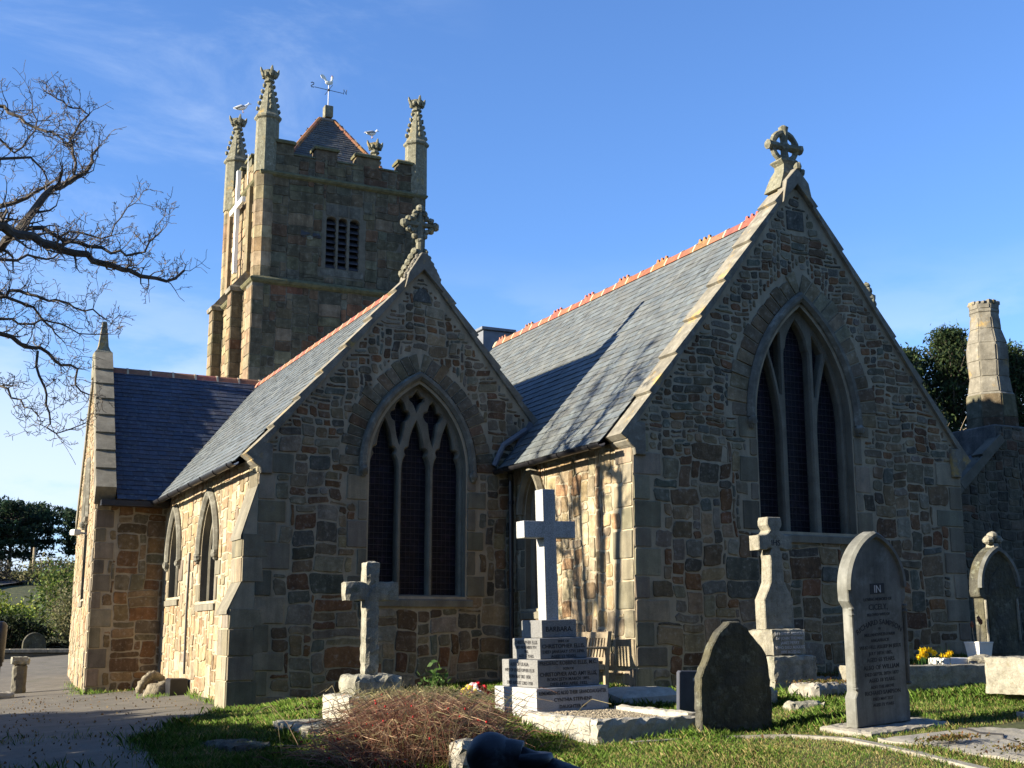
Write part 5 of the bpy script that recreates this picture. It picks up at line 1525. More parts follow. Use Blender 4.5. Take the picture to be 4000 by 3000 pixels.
mb = MB(); dense_box(mb, (-.95, -.6, -.15), (1.6, -.4, .17), 'granite_lich', amp=.008); mb.build('kerb_stone', g)
mb = MB(); dense_box(mb, (-.95, -.395, -.15), (-.78, .65, .15), 'granite_lich', amp=.008); mb.build('kerb_stone', g)
mb = MB(); dense_box(mb, (-.775, -.398, -.15), (1.58, .65, .11), 'turf', amp=.012); tag(mb.build('moss_bed', g), kind='stuff')
g = thing('name_block', 'small flat white name stone beside the daffodils', 'stone', (13.181, 13.274, 0.411))
mb = MB(); mb.box((-.28, -.14, -.05), (.26, .14, .07), 'plain_w', bev=.01); mb.build('block', g)
g = thing('field_stone', 'rounded grey stone at the foot of the trefoil topped headstone', 'stone', (13.551, 13.089, 0.43))
mb = MB(); rock(mb, (.22, .14, .1), 'granite_lich', .1, 2.2); mb.build('stone', g)
def daffodil_clump(loc, n, label, r):
    g = thing('daffodils', label, 'flowers', loc, group='yellow daffodils')
    st = MB(); fl_ = MB()
    for i in range(n):
        a = rng.uniform(0, 6.28); d = r * math.sqrt(rng.random()); x, y = d * math.cos(a), d * math.sin(a) * .6; h = rng.uniform(.12, .26)
        tx, ty = x * 1.2, y * 1.2
        st.tube([(x, y, -.03), (tx, ty, h)], .005, 'leaf', (.06, .14, .03), n=4)
        c = Vector((tx, ty - .012, h)); Nn = Vector((rng.uniform(-.5, .3), -1, rng.uniform(-.2, .5))).normalized()
        U = Nn.orthogonal().normalized(); Wv = Nn.cross(U)
        for k in range(6):
            t = k * math.pi / 3
            d1 = U * math.cos(t) + Wv * math.sin(t); d2 = U * math.cos(t + .5) + Wv * math.sin(t + .5); d0 = U * math.cos(t - .5) + Wv * math.sin(t - .5)
            fl_.add([c, c + d0 * .028, c + d1 * .052, c + d2 * .028], [(0, 1, 2, 3)], 'flower', (.85, .62, .02))
        ring = [[tuple(c + Nn * q + (U * math.cos(t) + Wv * math.sin(t)) * rr) for t in [k * math.pi / 4 for k in range(8)]] for q, rr in ((0, .014), (.03, .018), (.036, .024))]
        fl_.rings(ring, 'flower', (.85, .58, .015), cap=False)
    for i in range(n * 2):
        a = rng.uniform(0, 6.28); d = r * 1.3 * math.sqrt(rng.random()); x, y = d * math.cos(a), d * math.sin(a) * .6; h = rng.uniform(.15, .34)
        lx = x + rng.uniform(-.08, .08)
        st.add([(x - .007, y, -.03), (x + .007, y, -.03), (lx + .002, y, h)], [(0, 1, 2)], 'leaf', (.09, .17, .05))
    st.build('leaves', g); fl_.build('blooms', g)
daffodil_clump((12.691, 13.209, 0.365), 11, 'larger clump of yellow daffodils before the right end of the church', .17)
daffodil_clump((12.996, 13.181, 0.365), 5, 'smaller clump of yellow daffodils beside the flat white name stone', .1)
# chest block at the right edge
g = thing('chest_tomb', 'pale lichened low block tomb cut by the right edge of the photo', 'tomb', (12.6, 10.95, -.02), (0, 0, R(4)))
mb = MB(); dense_box(mb, (-.87, -.28, .12), (.9, .4, .56), 'granite_lich', amp=.008); mb.build('block', g)
mb = MB(); dense_box(mb, (-.6, -.15, -.15), (.8, .3, .125), 'granite_old', amp=.008); mb.build('base', g)
# low kerbs and fallen stones between the rough slab and the tall headstone
lows = [((10.75, 12.9, .06), (1.1, .5, .14), 8, 'low mossy kerb lying behind the tall arched headstone', 'ledger'), ((11.2, 13.9, .12), (1.5, .35, .12), 4, 'long flat mossy slab in front of the flared stone cross', 'ledger'),
        ((9.45, 12.75, -.05), (.5, .4, .22), 25, 'small upright broken stone right behind the rough rounded headstone', 'granite_old'), ((9.75, 12.2, -.1), (.45, .3, .12), -10, 'low grey stone in the grass right of the rough rounded headstone', 'granite_old'),
        ((3.45, 13.9, -.40), (.5, .8, .06), 12, 'flat stone let into the shaded grass beside the path', 'slab_dark'), ((5.0, 11.2, -.38), (.4, .3, .2), 5, 'pale rounded stone at the front edge of the reddish shrub', 'kerb')]
for loc, (w, d, h), rz, lab, m in lows:
    g = thing('low_stone', lab, 'stone', loc, (0, 0, R(rz)))
    mb = MB(); dense_box(mb, (-w / 2, -d / 2, -.2), (w / 2, d / 2, h), m, amp=.014, bev=.04); mb.build('stone', g)
# flush kerb strip in the foreground turf
mb = MB()
fp = [(6.9, 11.45), (7.8, 11.3), (8.5, 10.85), (8.75, 10.3), (8.62, 9.2), (8.5, 8.2)]
rs = []
for i, (x, y) in enumerate(fp):
    a = Vector(fp[min(i + 1, 5)]) - Vector(fp[max(i - 1, 0)]); s = Vector((a.y, -a.x)).normalized() * .06
    z = gz(x, y) + .03
    rs.append([(x - s.x, y - s.y, z - .1), (x - s.x, y - s.y, z), (x + s.x, y + s.y, z), (x + s.x, y + s.y, z - .1)])
mb.rings(rs, 'ledger')
tag(mb.build('sunken_kerb'), 'thin sunken stone edging curving through the foreground grass', 'edging')

# boulders by the chapel wall
g = thing('boulder', 'smooth pale boulder lying at the foot of the sunlit chapel wall', 'boulder', (4.40, 23.6, -.29), (0, R(12), R(20)))
g.scale = (.6, .6, .8)
mb = MB()
rock(mb, (.50, .30, .30), 'ring_stone', .10, 1.3); mb.build('stone', g, True)
g = thing('hollowed_stone', 'broken hollowed stone leaning in the corner behind the smooth boulder', 'boulder', (4.36, 24.15, -.24), (0, 0, R(8)))
g.scale = (.62, .7, .75)
mb = MB()
mb.tube([(.42 * math.cos(t), .1 * math.sin(t * 2), .40 * math.sin(t)) for t in [math.pi * k / 20 for k in range(21)]], [.10 + .025 * math.sin(k * 2.7) for k in range(21)], 'ring_stone', n=13); rough(mb, .011); mb.build('stone', g, True)

# bench against the chancel wall
g = thing('bench', 'wooden slatted bench against the sunlit wall behind the tall granite cross', 'bench', (8.66, 15.95, 0.0))
BL = .78
mb = MB()
for k in range(4): mb.box((-.36 + k * .105, -BL + .06, .40), (-.27 + k * .105, BL - .06, .425), 'timber', bev=.005)
mb.build('seat', g)
mb = MB()
n = 17
for k in range(n):
    y = -BL + .11 + k * (2 * BL - .22) / (n - 1)
    mb.rings([[(x, y - .022, z), (x + .018, y - .022, z), (x + .018, y + .022, z), (x, y + .022, z)] for x, z in ((.10, .47), (.15, .76))], 'timber')
mb.rings([[(x, y, .75), (x + .045, y, .75), (x + .05, y, .83), (x + .005, y, .83)] for x, y in ((.14, -BL), (.14, BL))], 'timber')
mb.rings([[(x, y, .44), (x + .04, y, .44), (x + .045, y, .49), (x + .005, y, .49)] for x, y in ((.085, -BL), (.085, BL))], 'timber')
mb.build('backrest', g)
for s in (-1, 1):
    mb = MB(); mb.rings([[(x - .03, s * BL - .03, z), (x + .03, s * BL - .03, z), (x + .03, s * BL + .03, z), (x - .03, s * BL + .03, z)] for x, z in ((.12, -.02), (.11, .4), (.17, .84))], 'timber'); mb.build('leg', g)
    mb = MB(); mb.box((-.38, s * BL - .03, -.02), (-.32, s * BL + .03, .60), 'timber', bev=.006); mb.build('leg', g)
    mb = MB(); mb.box((-.42, s * BL - .04, .60), (.13, s * BL + .04, .635), 'timber', bev=.01); mb.build('armrest', g)
    mb = MB(); mb.box((-.319, s * BL - .02, .33), (.08, s * BL + .02, .40), 'timber'); mb.build('seat_rail', g)

# flowers and a leafy plant at the chapel wall foot
g = thing('flower_bunch', 'bunch of yellow, white and red flowers left of the tall granite cross', 'flowers', (6.86, 15.25, -.12))
mb = MB()
for i in range(46):
    a = rng.uniform(0, 6.28); d = .19 * math.sqrt(rng.random()); x, y = d * math.cos(a), d * math.sin(a); z = .16 + .12 * math.cos(d * 8) + rng.uniform(-.05, .03)
    col = (.75, .6, .08) if x < -.06 else ((.8, .75, .7) if x < .02 else (.6, .03, .04))
    if rng.random() < .2: col = (.7, .25, .3)
    mb.blob((x, y, z), (.035, .035, .026), 'flower', col, jit=.3, nu=7, nv=4)
mb.build('blooms', g)
mb = MB()
for i in range(14): mb.tube([(0, 0, -.05), (rng.uniform(-.14, .14), rng.uniform(-.12, .12), .17)], .005, 'leaf', (.05, .1, .03), n=4)
mb.build('stems', g)
def leaf_quads(P, size, up=.3, asp=.5, nr=None):
    n = len(P)
    a = nrg.normal(size=(n, 3)); a[:, 2] += up; a /= np.linalg.norm(a, axis=1, keepdims=True)
    b = nrg.normal(size=(n, 3)); b -= a * (a * b).sum(1, keepdims=True); b /= np.linalg.norm(b, axis=1, keepdims=True)
    s = (size * nrg.uniform(.6, 1.4, (n, 1)))
    t = s * asp
    return np.stack([P - a * s, P + b * t, P + a * s, P - b * t], 1)
def cols(base, n, var=.3):
    base = np.array(base)
    k = nrg.uniform(1 - var, 1 + var, (n, 1))
    return np.clip(base[nrg.integers(0, len(base), n)] * k, 0, 1)
g = thing('leafy_plant', 'small green leafy plant in the grass before the lower gable', 'plant', (7.1, 17.2, -.1))
P = nrg.normal(size=(90, 3)) * [.11, .1, .1] + [0, 0, .25]
qmesh('leaves', leaf_quads(P, .05, .5), cols([(.07, .14, .03), (.10, .18, .05)], 90), 'leaf', g)
mb = MB()
for i in range(7): mb.tube([(0, 0, -.05), (rng.uniform(-.12, .12), rng.uniform(-.1, .1), .3)], .006, 'leaf', (.06, .08, .03), n=4)
mb.build('stems', g)

# reddish dead-stemmed shrub in the foreground
g = thing('shrub', 'tangled reddish brown shrub with dead stems and red berries in the foreground', 'shrub', (4.70, 12.1, -.47))
g.scale = (1, 1, 1.05)
V = []; Cc = []; berry = []
stems = [(.22, .10, .065), (.30, .16, .10), (.15, .07, .05), (.38, .27, .16), (.32, .22, .14), (.22, .12, .08), (.28, .24, .12)]
straw = [(.46, .38, .20), (.38, .33, .16), (.30, .29, .13)]
for i in range(5600):
    kind = rng.random()
    if kind < .70:
        x0, y0 = rng.gauss(.12, .40), rng.gauss(-.1, .30); az = rng.uniform(0, 6.28); L = rng.uniform(.2, .65); top = rng.uniform(.16, .66) * max(.25, 1 - ((x0 - .1) / 1.1) ** 2)
        col = rng.choice(stems); w = rng.uniform(.0025, .005)
    elif kind < .93:
        x0, y0 = rng.gauss(.3, .3), rng.gauss(.55, .22); az = rng.uniform(0, 6.28); L = rng.uniform(.15, .5); top = rng.uniform(.3, .72)
        col = rng.choice(straw); w = rng.uniform(.002, .0045)
    else:
        x0, y0 = rng.gauss(.1, .4), rng.gauss(.1, .3); az = rng.uniform(-.8, .9) if rng.random() < .7 else rng.uniform(2.2, 4); L = rng.uniform(.4, .8); top = rng.uniform(.35, .7)
        col = rng.choice(stems + straw); w = rng.uniform(.003, .0045)
    k = rng.uniform(.7, 1.35); col = tuple(v * k for v in col)
    pts = []
    n = 7; wob = rng.uniform(-.5, .5)
    for j in range(n):
        f = j / (n - 1); a = az + wob * f
        pts.append(Vector((x0 + L * f * math.cos(a) + rng.uniform(-.012, .012), y0 + L * f * math.sin(a) * .7, top * (1 - (1 - min(f * 1.25, 1.2)) ** 2) * (1 if f < .8 else .93) + rng.uniform(-.01, .01))))
    if kind > .3 and kind < .5 and rng.random() < .5: berry.append(pts[rng.randint(3, 6)])
    for j in range(n - 1):
        a, b = pts[j], pts[j + 1]; d = (b - a).normalized()
        s = d.cross(Vector((rng.uniform(-.3, .3), -1, .2))).normalized() * w * (1 - .5 * j / n)
        V.append([a - s, a + s, b + s * .85, b - s * .85]); Cc.append(col)
        if kind < .78 and j > 1 and rng.random() < .55:
            d2 = (d + Vector((rng.uniform(-1, 1), rng.uniform(-1, 1), rng.uniform(-.2, .9)))).normalized() * rng.uniform(.04, .13)
            V.append([b - s * .6, b + s * .6, b + d2 + s * .2, b + d2 - s * .2]); Cc.append(col)
qmesh('stems', np.array([[tuple(p) for p in q] for q in V]), np.array(Cc), 'leaf', g)
lp = np.array([[rng.gauss(.1, .4), rng.gauss(-.05, .3), abs(rng.gauss(.1, .12))] for _ in range(1500)])
qmesh('leaves', leaf_quads(lp, .016, .2, .6), cols([(.14, .05, .03), (.2, .08, .05), (.09, .06, .03), (.25, .03, .02)], 1500), 'leaf', g)
mb = MB()
for p in berry[:160]: mb.blob(p, (.011, .011, .011), 'flower', (.55, .02, .02), nu=6, nv=4)
mb.build('berries', g)

# black handrail close to the camera
g = thing('handrail', 'black painted iron handrail end close to the camera at the bottom', 'handrail', (1.52, 3.2, -.675))
mb = MB(); mb.tube([(-.02, 0.05, -.6), (-.02, 0.03, 1.13)], .05, 'rail', n=16); mb.build('post', g, True)
mb = MB(); mb.blob((-.02, .03, 1.15), (.068, .068, .062), 'rail', nu=20, nv=12); mb.tube([(-.01, .02, 1.155), (.05, -.02, 1.145)], .045, 'rail', n=18); mb.build('elbow', g, True)
mb = MB(); mb.lathe([(.052, -.018), (.058, 0), (.052, .018)], (.075, -.04, 1.14), 'rail', n=16); mb.build('collar', g, True)
mb = MB(); mb.tube([(.04, -.015, 1.145), (.72, -.52, .86), (.735, -.53, .83), (.735, -.53, -.4)], .033, 'rail', n=18); mb.build('rail', g, True)

# ------------------------------------------------------------------ far left: post, pillar, low wall, bushes, pines
g = thing('gate_post', 'black iron post with collars at the left edge of the path', 'post', (1.86, 27.0, -.45))
mb = MB(); mb.lathe([(.09, 0), (.09, .1), (.07, .12), (.07, .62), (.10, .64), (.10, .7), (.12, .72), (.13, 1.0), (.14, 1.42), (.10, 1.48), (.05, 1.5)], (0, 0, 0), 'iron', n=14); mb.build('post', g, True)
mb = MB(); dense_box(mb, (-.3, -.25, -.05), (.35, .25, .14), 'kerb', amp=.01); mb.build('stone_foot', g)
g = thing('stone_pillar', 'short stone pillar with a flat cap beside the path at the left', 'pillar', (2.42, 28.6, -.42))
mb = MB(); dense_box(mb, (-.14, -.14, -.1), (.14, .14, .62), 'towerm', amp=.008, bev=.04); mb.build('shaft', g)
mb = MB(); dense_box(mb, (-.18, -.18, .60), (.18, .18, .76), 'granite_old', amp=.01); mb.build('cap', g)
g = thing('low_wall', 'low stone wall with a flat coping across the end of the path', 'wall', (1.0, 42.3, -.07))
mb = MB(); mb.box((-14, -.2, -.6), (9, .2, .3), 'towerm', bev=.02); mb.build('wall', g)
mb = MB()
x = -14
while x < 9:
    w = rng.uniform(.9, 1.5); mb.box((x, -.27, .302), (x + w - .015, .27, .42 + rng.uniform(0, .015)), 'granite_lich', bev=.02); x += w
mb.build('coping', g)
g = thing('headstone', 'dark rounded headstone in the shade beyond the low wall', 'gravestone', (4.2, 45.0, .0))
g.scale = (.68, .8, .75)
mb = MB(); slab2d(mb, Fr((0, 0, 0), (1, 0, 0), (0, 0, 1), (0, -1, 0)), [(-.55, -.2), (-.55, .6)] + arch(.55, .55, .6, 8)[1:-1] + [(.55, .6), (.55, -.2)], -.1, .1, 'slab_dark', bev=.03); mb.build('stone', g)
g = thing('telegraph_pole', 'pale wooden pole far off before the pines at the left', 'pole', (7.1, 80, float(hz(7.1, 80))))
mb = MB(); mb.tube([(0, 0, -.3), (0, 0, 2.1)], .09, 'timber', n=8); mb.build('pole', g)

def branch(mb, p, d, L, r, depth, m='bark', droop=0.0, kink=.5, minr=.003, tw=None):
    """zigzag bare branch with side twigs; ribbons for the thinnest"""
    pts = [Vector(p)]; dd = Vector(d).normalized(); n = max(3, int(L / .10)); rad = [r]
    for i in range(n):
        dd = (dd + Vector((rng.uniform(-1, 1), rng.uniform(-1, 1), rng.uniform(-1, 1) + droop)) * kink * .55).normalized()
        pts.append(pts[-1] + dd * (L / n)); rad.append(max(minr, r * (1 - .75 * (i + 1) / n)))
    mb.tube(pts, rad, m, n=5 if r > .02 else 3)
    if depth > 0:
        for i in range(1, n + 1):
            for _ in range(2 if (depth == 1 or rng.random() < .35) else 1):
                if rng.random() < .78:
                    t = pts[min(i, len(pts) - 1)]
                    sd = (dd * .5 + Vector((rng.uniform(-1, 1), rng.uniform(-1, 1), rng.uniform(-.7, 1.1)))).normalized()
                    branch(mb, t, sd, L * rng.uniform(.28, .55), max(minr, rad[i] * .6), depth - 1, m, droop, kink, minr)
def crown_tree(name, label, loc, h, r, trunk_h, n, cols_, leaf, group=None, cat='tree', flat=0, cone=0.0, upsweep=.4, nb=140, trunk_r=.2):
    g = thing(name, label, cat, loc, (0, 0, 0), group)
    mb = MB(); mb.tube([(0, 0, -.5), (.05 * h * .1, 0, trunk_h), (0, 0, h * .86)], [trunk_r, trunk_r * .75, trunk_r * .2], 'bark', n=8)
    P = []
    per = max(4, n // nb)
    for b in range(nb):
        t = rng.random() ** (.8 if cone else .6)
        z = trunk_h * .9 + (h - trunk_h * .9) * t
        if cone: L = r * ((1 - t) ** cone + .05) * rng.uniform(.6, 1.12)
        elif flat: L = r * (.55 + .45 * t) * rng.uniform(.5, 1.15)
        else: L = r * math.sqrt(max(.05, 1 - ((t - .45) / .6) ** 2)) * rng.uniform(.45, 1.1)
        a = rng.uniform(0, 6.28); e = upsweep * rng.uniform(.2, 1.4)
        p0 = Vector((0, 0, z - L * .25)); d = Vector((math.cos(a), math.sin(a), e))
        p1 = p0 + d * L
        if p1.z > h: p1.z = h - rng.uniform(0, .06 * h)
        mb.tube([p0, p0.lerp(p1, .5), p1], [trunk_r * .16, trunk_r * .1, .01], 'bark', n=4)
        q = np.linspace(.35 if not flat else .6, 1.03, per)[:, None] + nrg.normal(size=(per, 1)) * .03
        base = np.array(p0)[None] * (1 - q) + np.array(p1)[None] * q
        sp = r * (.11 if cone else .14) * (1.25 - q * .6)
        P.append(base + nrg.normal(size=(per, 3)) * sp * [1, 1, .6 if not flat else .35])
    P = np.concatenate(P)
    mb.build('trunk', g)
    qmesh('crown', leaf_quads(P, leaf, .5, .38), cols(cols_, len(P), .45), 'leaf', g)
    return g
DG = [(.018, .035, .012), (.03, .052, .016), (.012, .026, .011), (.045, .06, .02)]
PG = [(.012, .03, .018), (.02, .042, .022), (.03, .05, .022)]
pines = [(2.6, 88, 9.2, 2.2, 'broad dark pine at the far left edge beyond the road'), (4.6, 92, 9.7, 2.1, 'dark pine second from the left in the far row'), (6.3, 88, 9.4, 1.9, 'dark pine with a bare trunk in the middle of the far row'), (7.9, 91, 9.5, 1.7, 'slim dark pine just left of the gap in the far row'),
         (10.6, 86, 9.0, 1.5, 'dark pine right of the gap beside the sunlit transept wall')]
for x, y, top, r, lab in pines[:5]:
    z = float(hz(x, y))
    crown_tree('pine_tree', lab, (x, y, z), top - z, r * 1.25, (top - z) * .2, 4800, PG, .15, 'row of dark pines far left', flat=1, upsweep=.2, nb=110, trunk_r=.16)
def bush(name, label, loc, rx, ry, h, n, cols_, leaf, group=None):
    g = thing(name, label, 'bush', loc, (0, 0, 0), group)
    mb = MB(); P = []
    for b in range(60):
        a = rng.uniform(0, 6.28); u = math.sqrt(rng.random()); z = h * rng.uniform(.15, 1) * math.sqrt(max(.1, 1 - u * u * .8))
        c = Vector((rx * u * math.cos(a), ry * u * math.sin(a), z))
        mb.tube([(c.x * .3, c.y * .3, -.1), c], [.03, .008], 'bark', n=4)
        k = n // 60
        P.append(np.array(c)[None] + nrg.normal(size=(k, 3)) * [rx * .15, ry * .15, h * .10])
    P = np.concatenate(P); P[:, 2] = np.abs(P[:, 2])
    mb.build('stems', g)
    qmesh('foliage', leaf_quads(P, leaf, .3, .55), cols(cols_, len(P), .4), 'leaf', g)
GG = [(.07, .115, .022), (.11, .15, .03), (.05, .085, .02), (.14, .155, .04)]
YG = [(.20, .25, .03), (.27, .29, .045), (.13, .18, .03)]
BG = [(.12, .12, .05), (.16, .145, .075), (.08, .09, .04)]
bush('bush', 'bright yellow green bush at the left edge beyond the low wall', (2.6, 49, .5), 2.0, 1.2, 1.9, 5400, YG, .07, 'bushes beyond the low wall')
bush('bush', 'dull olive bush beside the sunlit transept wall', (6.0, 46, .4), 1.5, 1.2, 2.6, 6600, BG, .055, 'bushes beyond the low wall')
bush('bush', 'tall dark green bush sloping up towards the pines', (6.6, 54, .7), 1.9, 1.5, 3.1, 5400, GG, .08, 'bushes beyond the low wall')
bush('bush', 'very dark low bush in the shade above the low wall', (3.4, 46, .3), 1.3, .7, 1.2, 3600, [(.015, .025, .01), (.03, .04, .015)], .06, 'bushes beyond the low wall')
bush('bush', 'brownish scrub on the bank below the pines', (9.0, 76, 3.6), 3.2, 1.5, 1.6, 4200, BG, .09, 'bushes beyond the low wall')
bush('bush', 'grey brown scrub left of the pale pole', (3.5, 78, 3.7), 3.0, 1.5, 1.3, 4200, [(.05, .05, .03), (.08, .07, .05)], .09, 'bushes beyond the low wall')

# conifers right of the church
cons = [(39.2, 42, 13.2, 2.8, 'dense dark conifer nearest the gable slope'), (41.0, 43, 13.6, 2.5, 'dark conifer left of the chimney with a feathery crown'), (42.9, 42, 14.6, 2.4, 'tallest dark conifer just left of the chimney top'), (46.6, 42, 14.2, 2.6, 'dark conifer just right of the chimney'), (49.2, 41, 13.4, 2.6, 'dark conifer at the right edge of the photo')]
for x, y, top, r, lab in cons:
    crown_tree('conifer_tree', lab, (x, y, .5), top - .5, r * 1.15, 2.0, 26000, DG, .10, 'conifers right of the church', cone=.55, upsweep=.8, nb=520, trunk_r=.3)
g = thing('bare_shrub', 'pale leafless shrub between the gable slope and the chimney', 'shrub', (23.6, 24.2, 3.6))
mb = MB()
for i in range(26):
    branch(mb, (rng.uniform(-.5, .5), rng.uniform(-.4, .4), 0), (rng.uniform(-.5, .5), rng.uniform(-.4, .4), 1.4), rng.uniform(1.5, 2.8), .02, 1, 'timber', 0, .45, .006)
mb.build('twigs', g)
mb = MB(); mb.tube([(0, 0, -3.6), (0, 0, .4)], .12, 'bark'); mb.build('stem', g)

# ------------------------------------------------------------------ bare tree at the left
LIMBS = [
 [(0.83,17.37,5.85),(1.02,17.38,6.11),(1.33,17.40,6.67),(1.51,17.41,6.83),(1.70,17.42,7.00),(1.83,17.44,7.08),(1.93,17.45,7.29),(2.00,17.46,7.52)],
 [(1.72,17.69,7.14),(1.69,17.72,7.45),(1.62,17.75,7.61),(1.63,17.78,7.69),(1.73,17.81,7.89),(1.88,17.84,8.13),(1.76,17.87,8.22),(1.57,17.91,8.24),(1.44,17.94,8.33),(1.29,17.97,8.41)],
 [(0.59,18.30,6.61),(0.82,18.17,6.69),(1.16,18.04,6.83),(1.36,17.91,6.97),(1.49,17.78,7.06)],
 [(0.78,16.83,6.00),(0.92,16.93,5.95),(1.20,17.03,5.97),(1.50,17.14,5.91),(1.75,17.24,5.87),(2.01,17.34,5.82),(2.32,17.44,5.81),(2.53,17.54,5.81),(2.81,17.64,5.77),(3.08,17.74,5.77),(3.34,17.84,5.99)],
 [(1.04,17.42,6.15),(1.33,17.34,6.20),(1.62,17.26,6.03),(1.93,17.18,5.97),(2.21,17.10,5.89),(2.40,17.02,5.86),(2.63,16.94,5.92),(2.82,16.86,6.22)],
 [(1.68,19.19,6.53),(1.86,19.18,6.77),(2.20,19.17,6.74),(2.46,19.16,6.78),(2.59,19.15,7.09),(2.77,19.14,7.34)],
 [(0.94,18.81,5.62),(1.07,18.80,5.54),(1.33,18.79,5.46),(1.49,18.79,5.34),(1.68,18.78,5.16),(1.81,18.77,5.01)],
 [(1.00,18.33,5.44),(1.15,18.23,5.52),(1.39,18.12,5.44),(1.63,18.02,5.39),(1.87,17.91,5.28),(2.11,17.81,5.26),(2.28,17.70,5.11)],
 [(0.96,18.32,4.90),(1.22,18.43,4.82),(1.48,18.54,4.79),(1.64,18.65,4.76),(1.84,18.77,4.62),(2.08,18.88,4.61),(2.08,18.99,4.39),(2.29,19.10,4.28)],
 [(1.45,18.06,4.65),(1.50,18.13,4.31),(1.62,18.20,4.07),(1.68,18.27,3.83),(1.67,18.35,3.63),(1.89,18.42,3.60),(2.17,18.49,3.74)],
 [(1.02,18.41,4.18),(1.17,18.28,4.00),(1.34,18.15,3.86),(1.53,18.02,3.72)],
 [(0.61,18.62,7.47),(0.79,18.65,7.56),(1.20,18.67,7.66),(1.38,18.70,7.51),(1.43,18.73,7.29)],
 [(0.74,17.52,7.91),(0.94,17.38,7.74),(1.12,17.24,7.57),(1.35,17.10,7.50),(1.46,16.96,7.36),(1.53,16.82,7.25)],
 [(0.57,18.88,8.13),(0.77,18.87,7.94),(0.98,18.86,7.76),(1.15,18.85,8.01),(1.26,18.84,8.31),(1.18,18.84,8.55)],
 [(0.89,18.53,6.02),(1.26,18.64,6.17),(1.53,18.75,6.17),(1.72,18.87,6.33),(1.85,18.98,6.56)],
 [(0.96,18.51,5.15),(1.21,18.64,5.14),(1.53,18.77,5.27),(1.80,18.89,5.26),(2.08,19.02,5.17),(2.47,19.15,5.23)]]
LR = [q * .8 for q in [.075, .022, .05, .085, .04, .02, .03, .028, .038, .02, .018, .03, .028, .022, .025, .02]]
g = thing('bare_tree', 'leafless tree reaching in from the left with crooked twigs', 'tree', (-5.4, 18.6, -.8))
o0 = Vector((-5.4, 18.6, -.8))
mb = MB()
mb.tube([(0, 0, -.3), (.05, 0, 1.0), (.12, 0, 2.2), (.2, .05, 3.1)], [.36, .29, .25, .2], 'bark', n=12)
mb.tube([(.2, .05, 3.0), (-.9, .4, 4.6), (-1.9, .5, 6.8), (-2.4, .8, 8.6)], [.19, .14, .09, .03], 'bark', n=9)
mb.build('trunk', g)
limb = MB(); twig = MB()
forks = [3.2, 5.2, 5.0, 3.0, 4.0, 4.2, 3.4, 3.6, 3.2, 4.0, 3.0, 5.4, 5.8, 6.0, 4.6, 3.8]
for L, r, fz in zip(LIMBS, LR, forks):
    pts = [Vector(p) - o0 for p in L]
    st = pts[0]
    if L[0][0] < 1.06:   # runs on out of the picture to the fork
        pts = [Vector((.2, .05, 3.0)), Vector((1.4 + .2 * fz, (st.y * .4), 3.4 + (st.z - 3.4) * .45)), Vector((st.x - 1.6, st.y * .8, st.z - .22)), Vector((st.x - .5, st.y * .95, st.z - .06))] + pts
        rr = [r * 1.7, r * 1.5, r * 1.25, r * 1.1]
    else:
        rr = []
    m_ = len(L)
    rr += [r * (1 - .78 * i / (m_ - 1)) + .004 for i in range(m_)]
    # small kinks
    pts2 = []; r2 = []
    for i in range(len(pts)):
        pts2.append(pts[i]); r2.append(rr[i])
        if i + 1 < len(pts):
            mid = pts[i].lerp(pts[i + 1], .5) + Vector((rng.uniform(-.05, .05), rng.uniform(-.05, .05), rng.uniform(-.05, .05)))
            pts2.append(mid); r2.append((rr[i] + rr[i + 1]) / 2)
    limb.tube(pts2, r2, 'bark', n=7)
    for i in range(4 if len(pts) > m_ else 1, len(pts2)):
        for _ in range(2):
            d = (pts2[i] - pts2[i - 1]).normalized()
            sd = (d * .7 + Vector((rng.uniform(-.7, .8), rng.uniform(-.9, .9), rng.uniform(-.5, 1.0)))).normalized()
            branch(twig, pts2[i], sd, rng.uniform(.2, .5), max(.006, r2[i] * .4), 2 if rng.random() < .38 else 1, 'bark', .10, 1.15, .0038)
    branch(twig, pts2[-1], pts2[-1] - pts2[-2], .26, .007, 1, 'bark', .1, 1.1, .0038)
for i in range(9):
    a = rng.uniform(2.0, 4.4)
    branch(limb, (-.9 - i * .12, .4, 4.6 + i * .4), (math.cos(a), math.sin(a), rng.uniform(.1, .9)), rng.uniform(1.2, 2.2), .04, 1, 'bark', .1, .5, .008)
limb.build('branches', g); twig.build('twigs', g)

# evergreen hedge outside the frame on the left; it shades the path
g = thing('hedge', 'dense clipped evergreen hedge along the left of the path', 'hedge', (-3.0, 14, -.8))
P = []
line = [(-2.9, 4.0), (-2.8, 12.0), (-2.7, 18.6), (-3.9, 21.0), (-5.3, 23.6)]
for i in range(len(line) - 1):
    (xa, ya), (xb, yb) = line[i], line[i + 1]
    n = int(math.hypot(xb - xa, yb - ya) * 3600)
    f = nrg.random((n, 1)); q = np.array([[xa, ya]]) * (1 - f) + np.array([[xb, yb]]) * f
    hh = 2.85 + .16 * np.sin(q[:, 1] * 2.1) + .1 * np.sin(q[:, 1] * 5.3)
    P.append(np.stack([q[:, 0] + 3.0 + nrg.normal(size=n) * .3, q[:, 1] - 14, nrg.random(n) * hh], 1))
P = np.concatenate(P)
qmesh('foliage', leaf_quads(P, .085, .2, .6), cols(GG, len(P)), 'leaf', g)

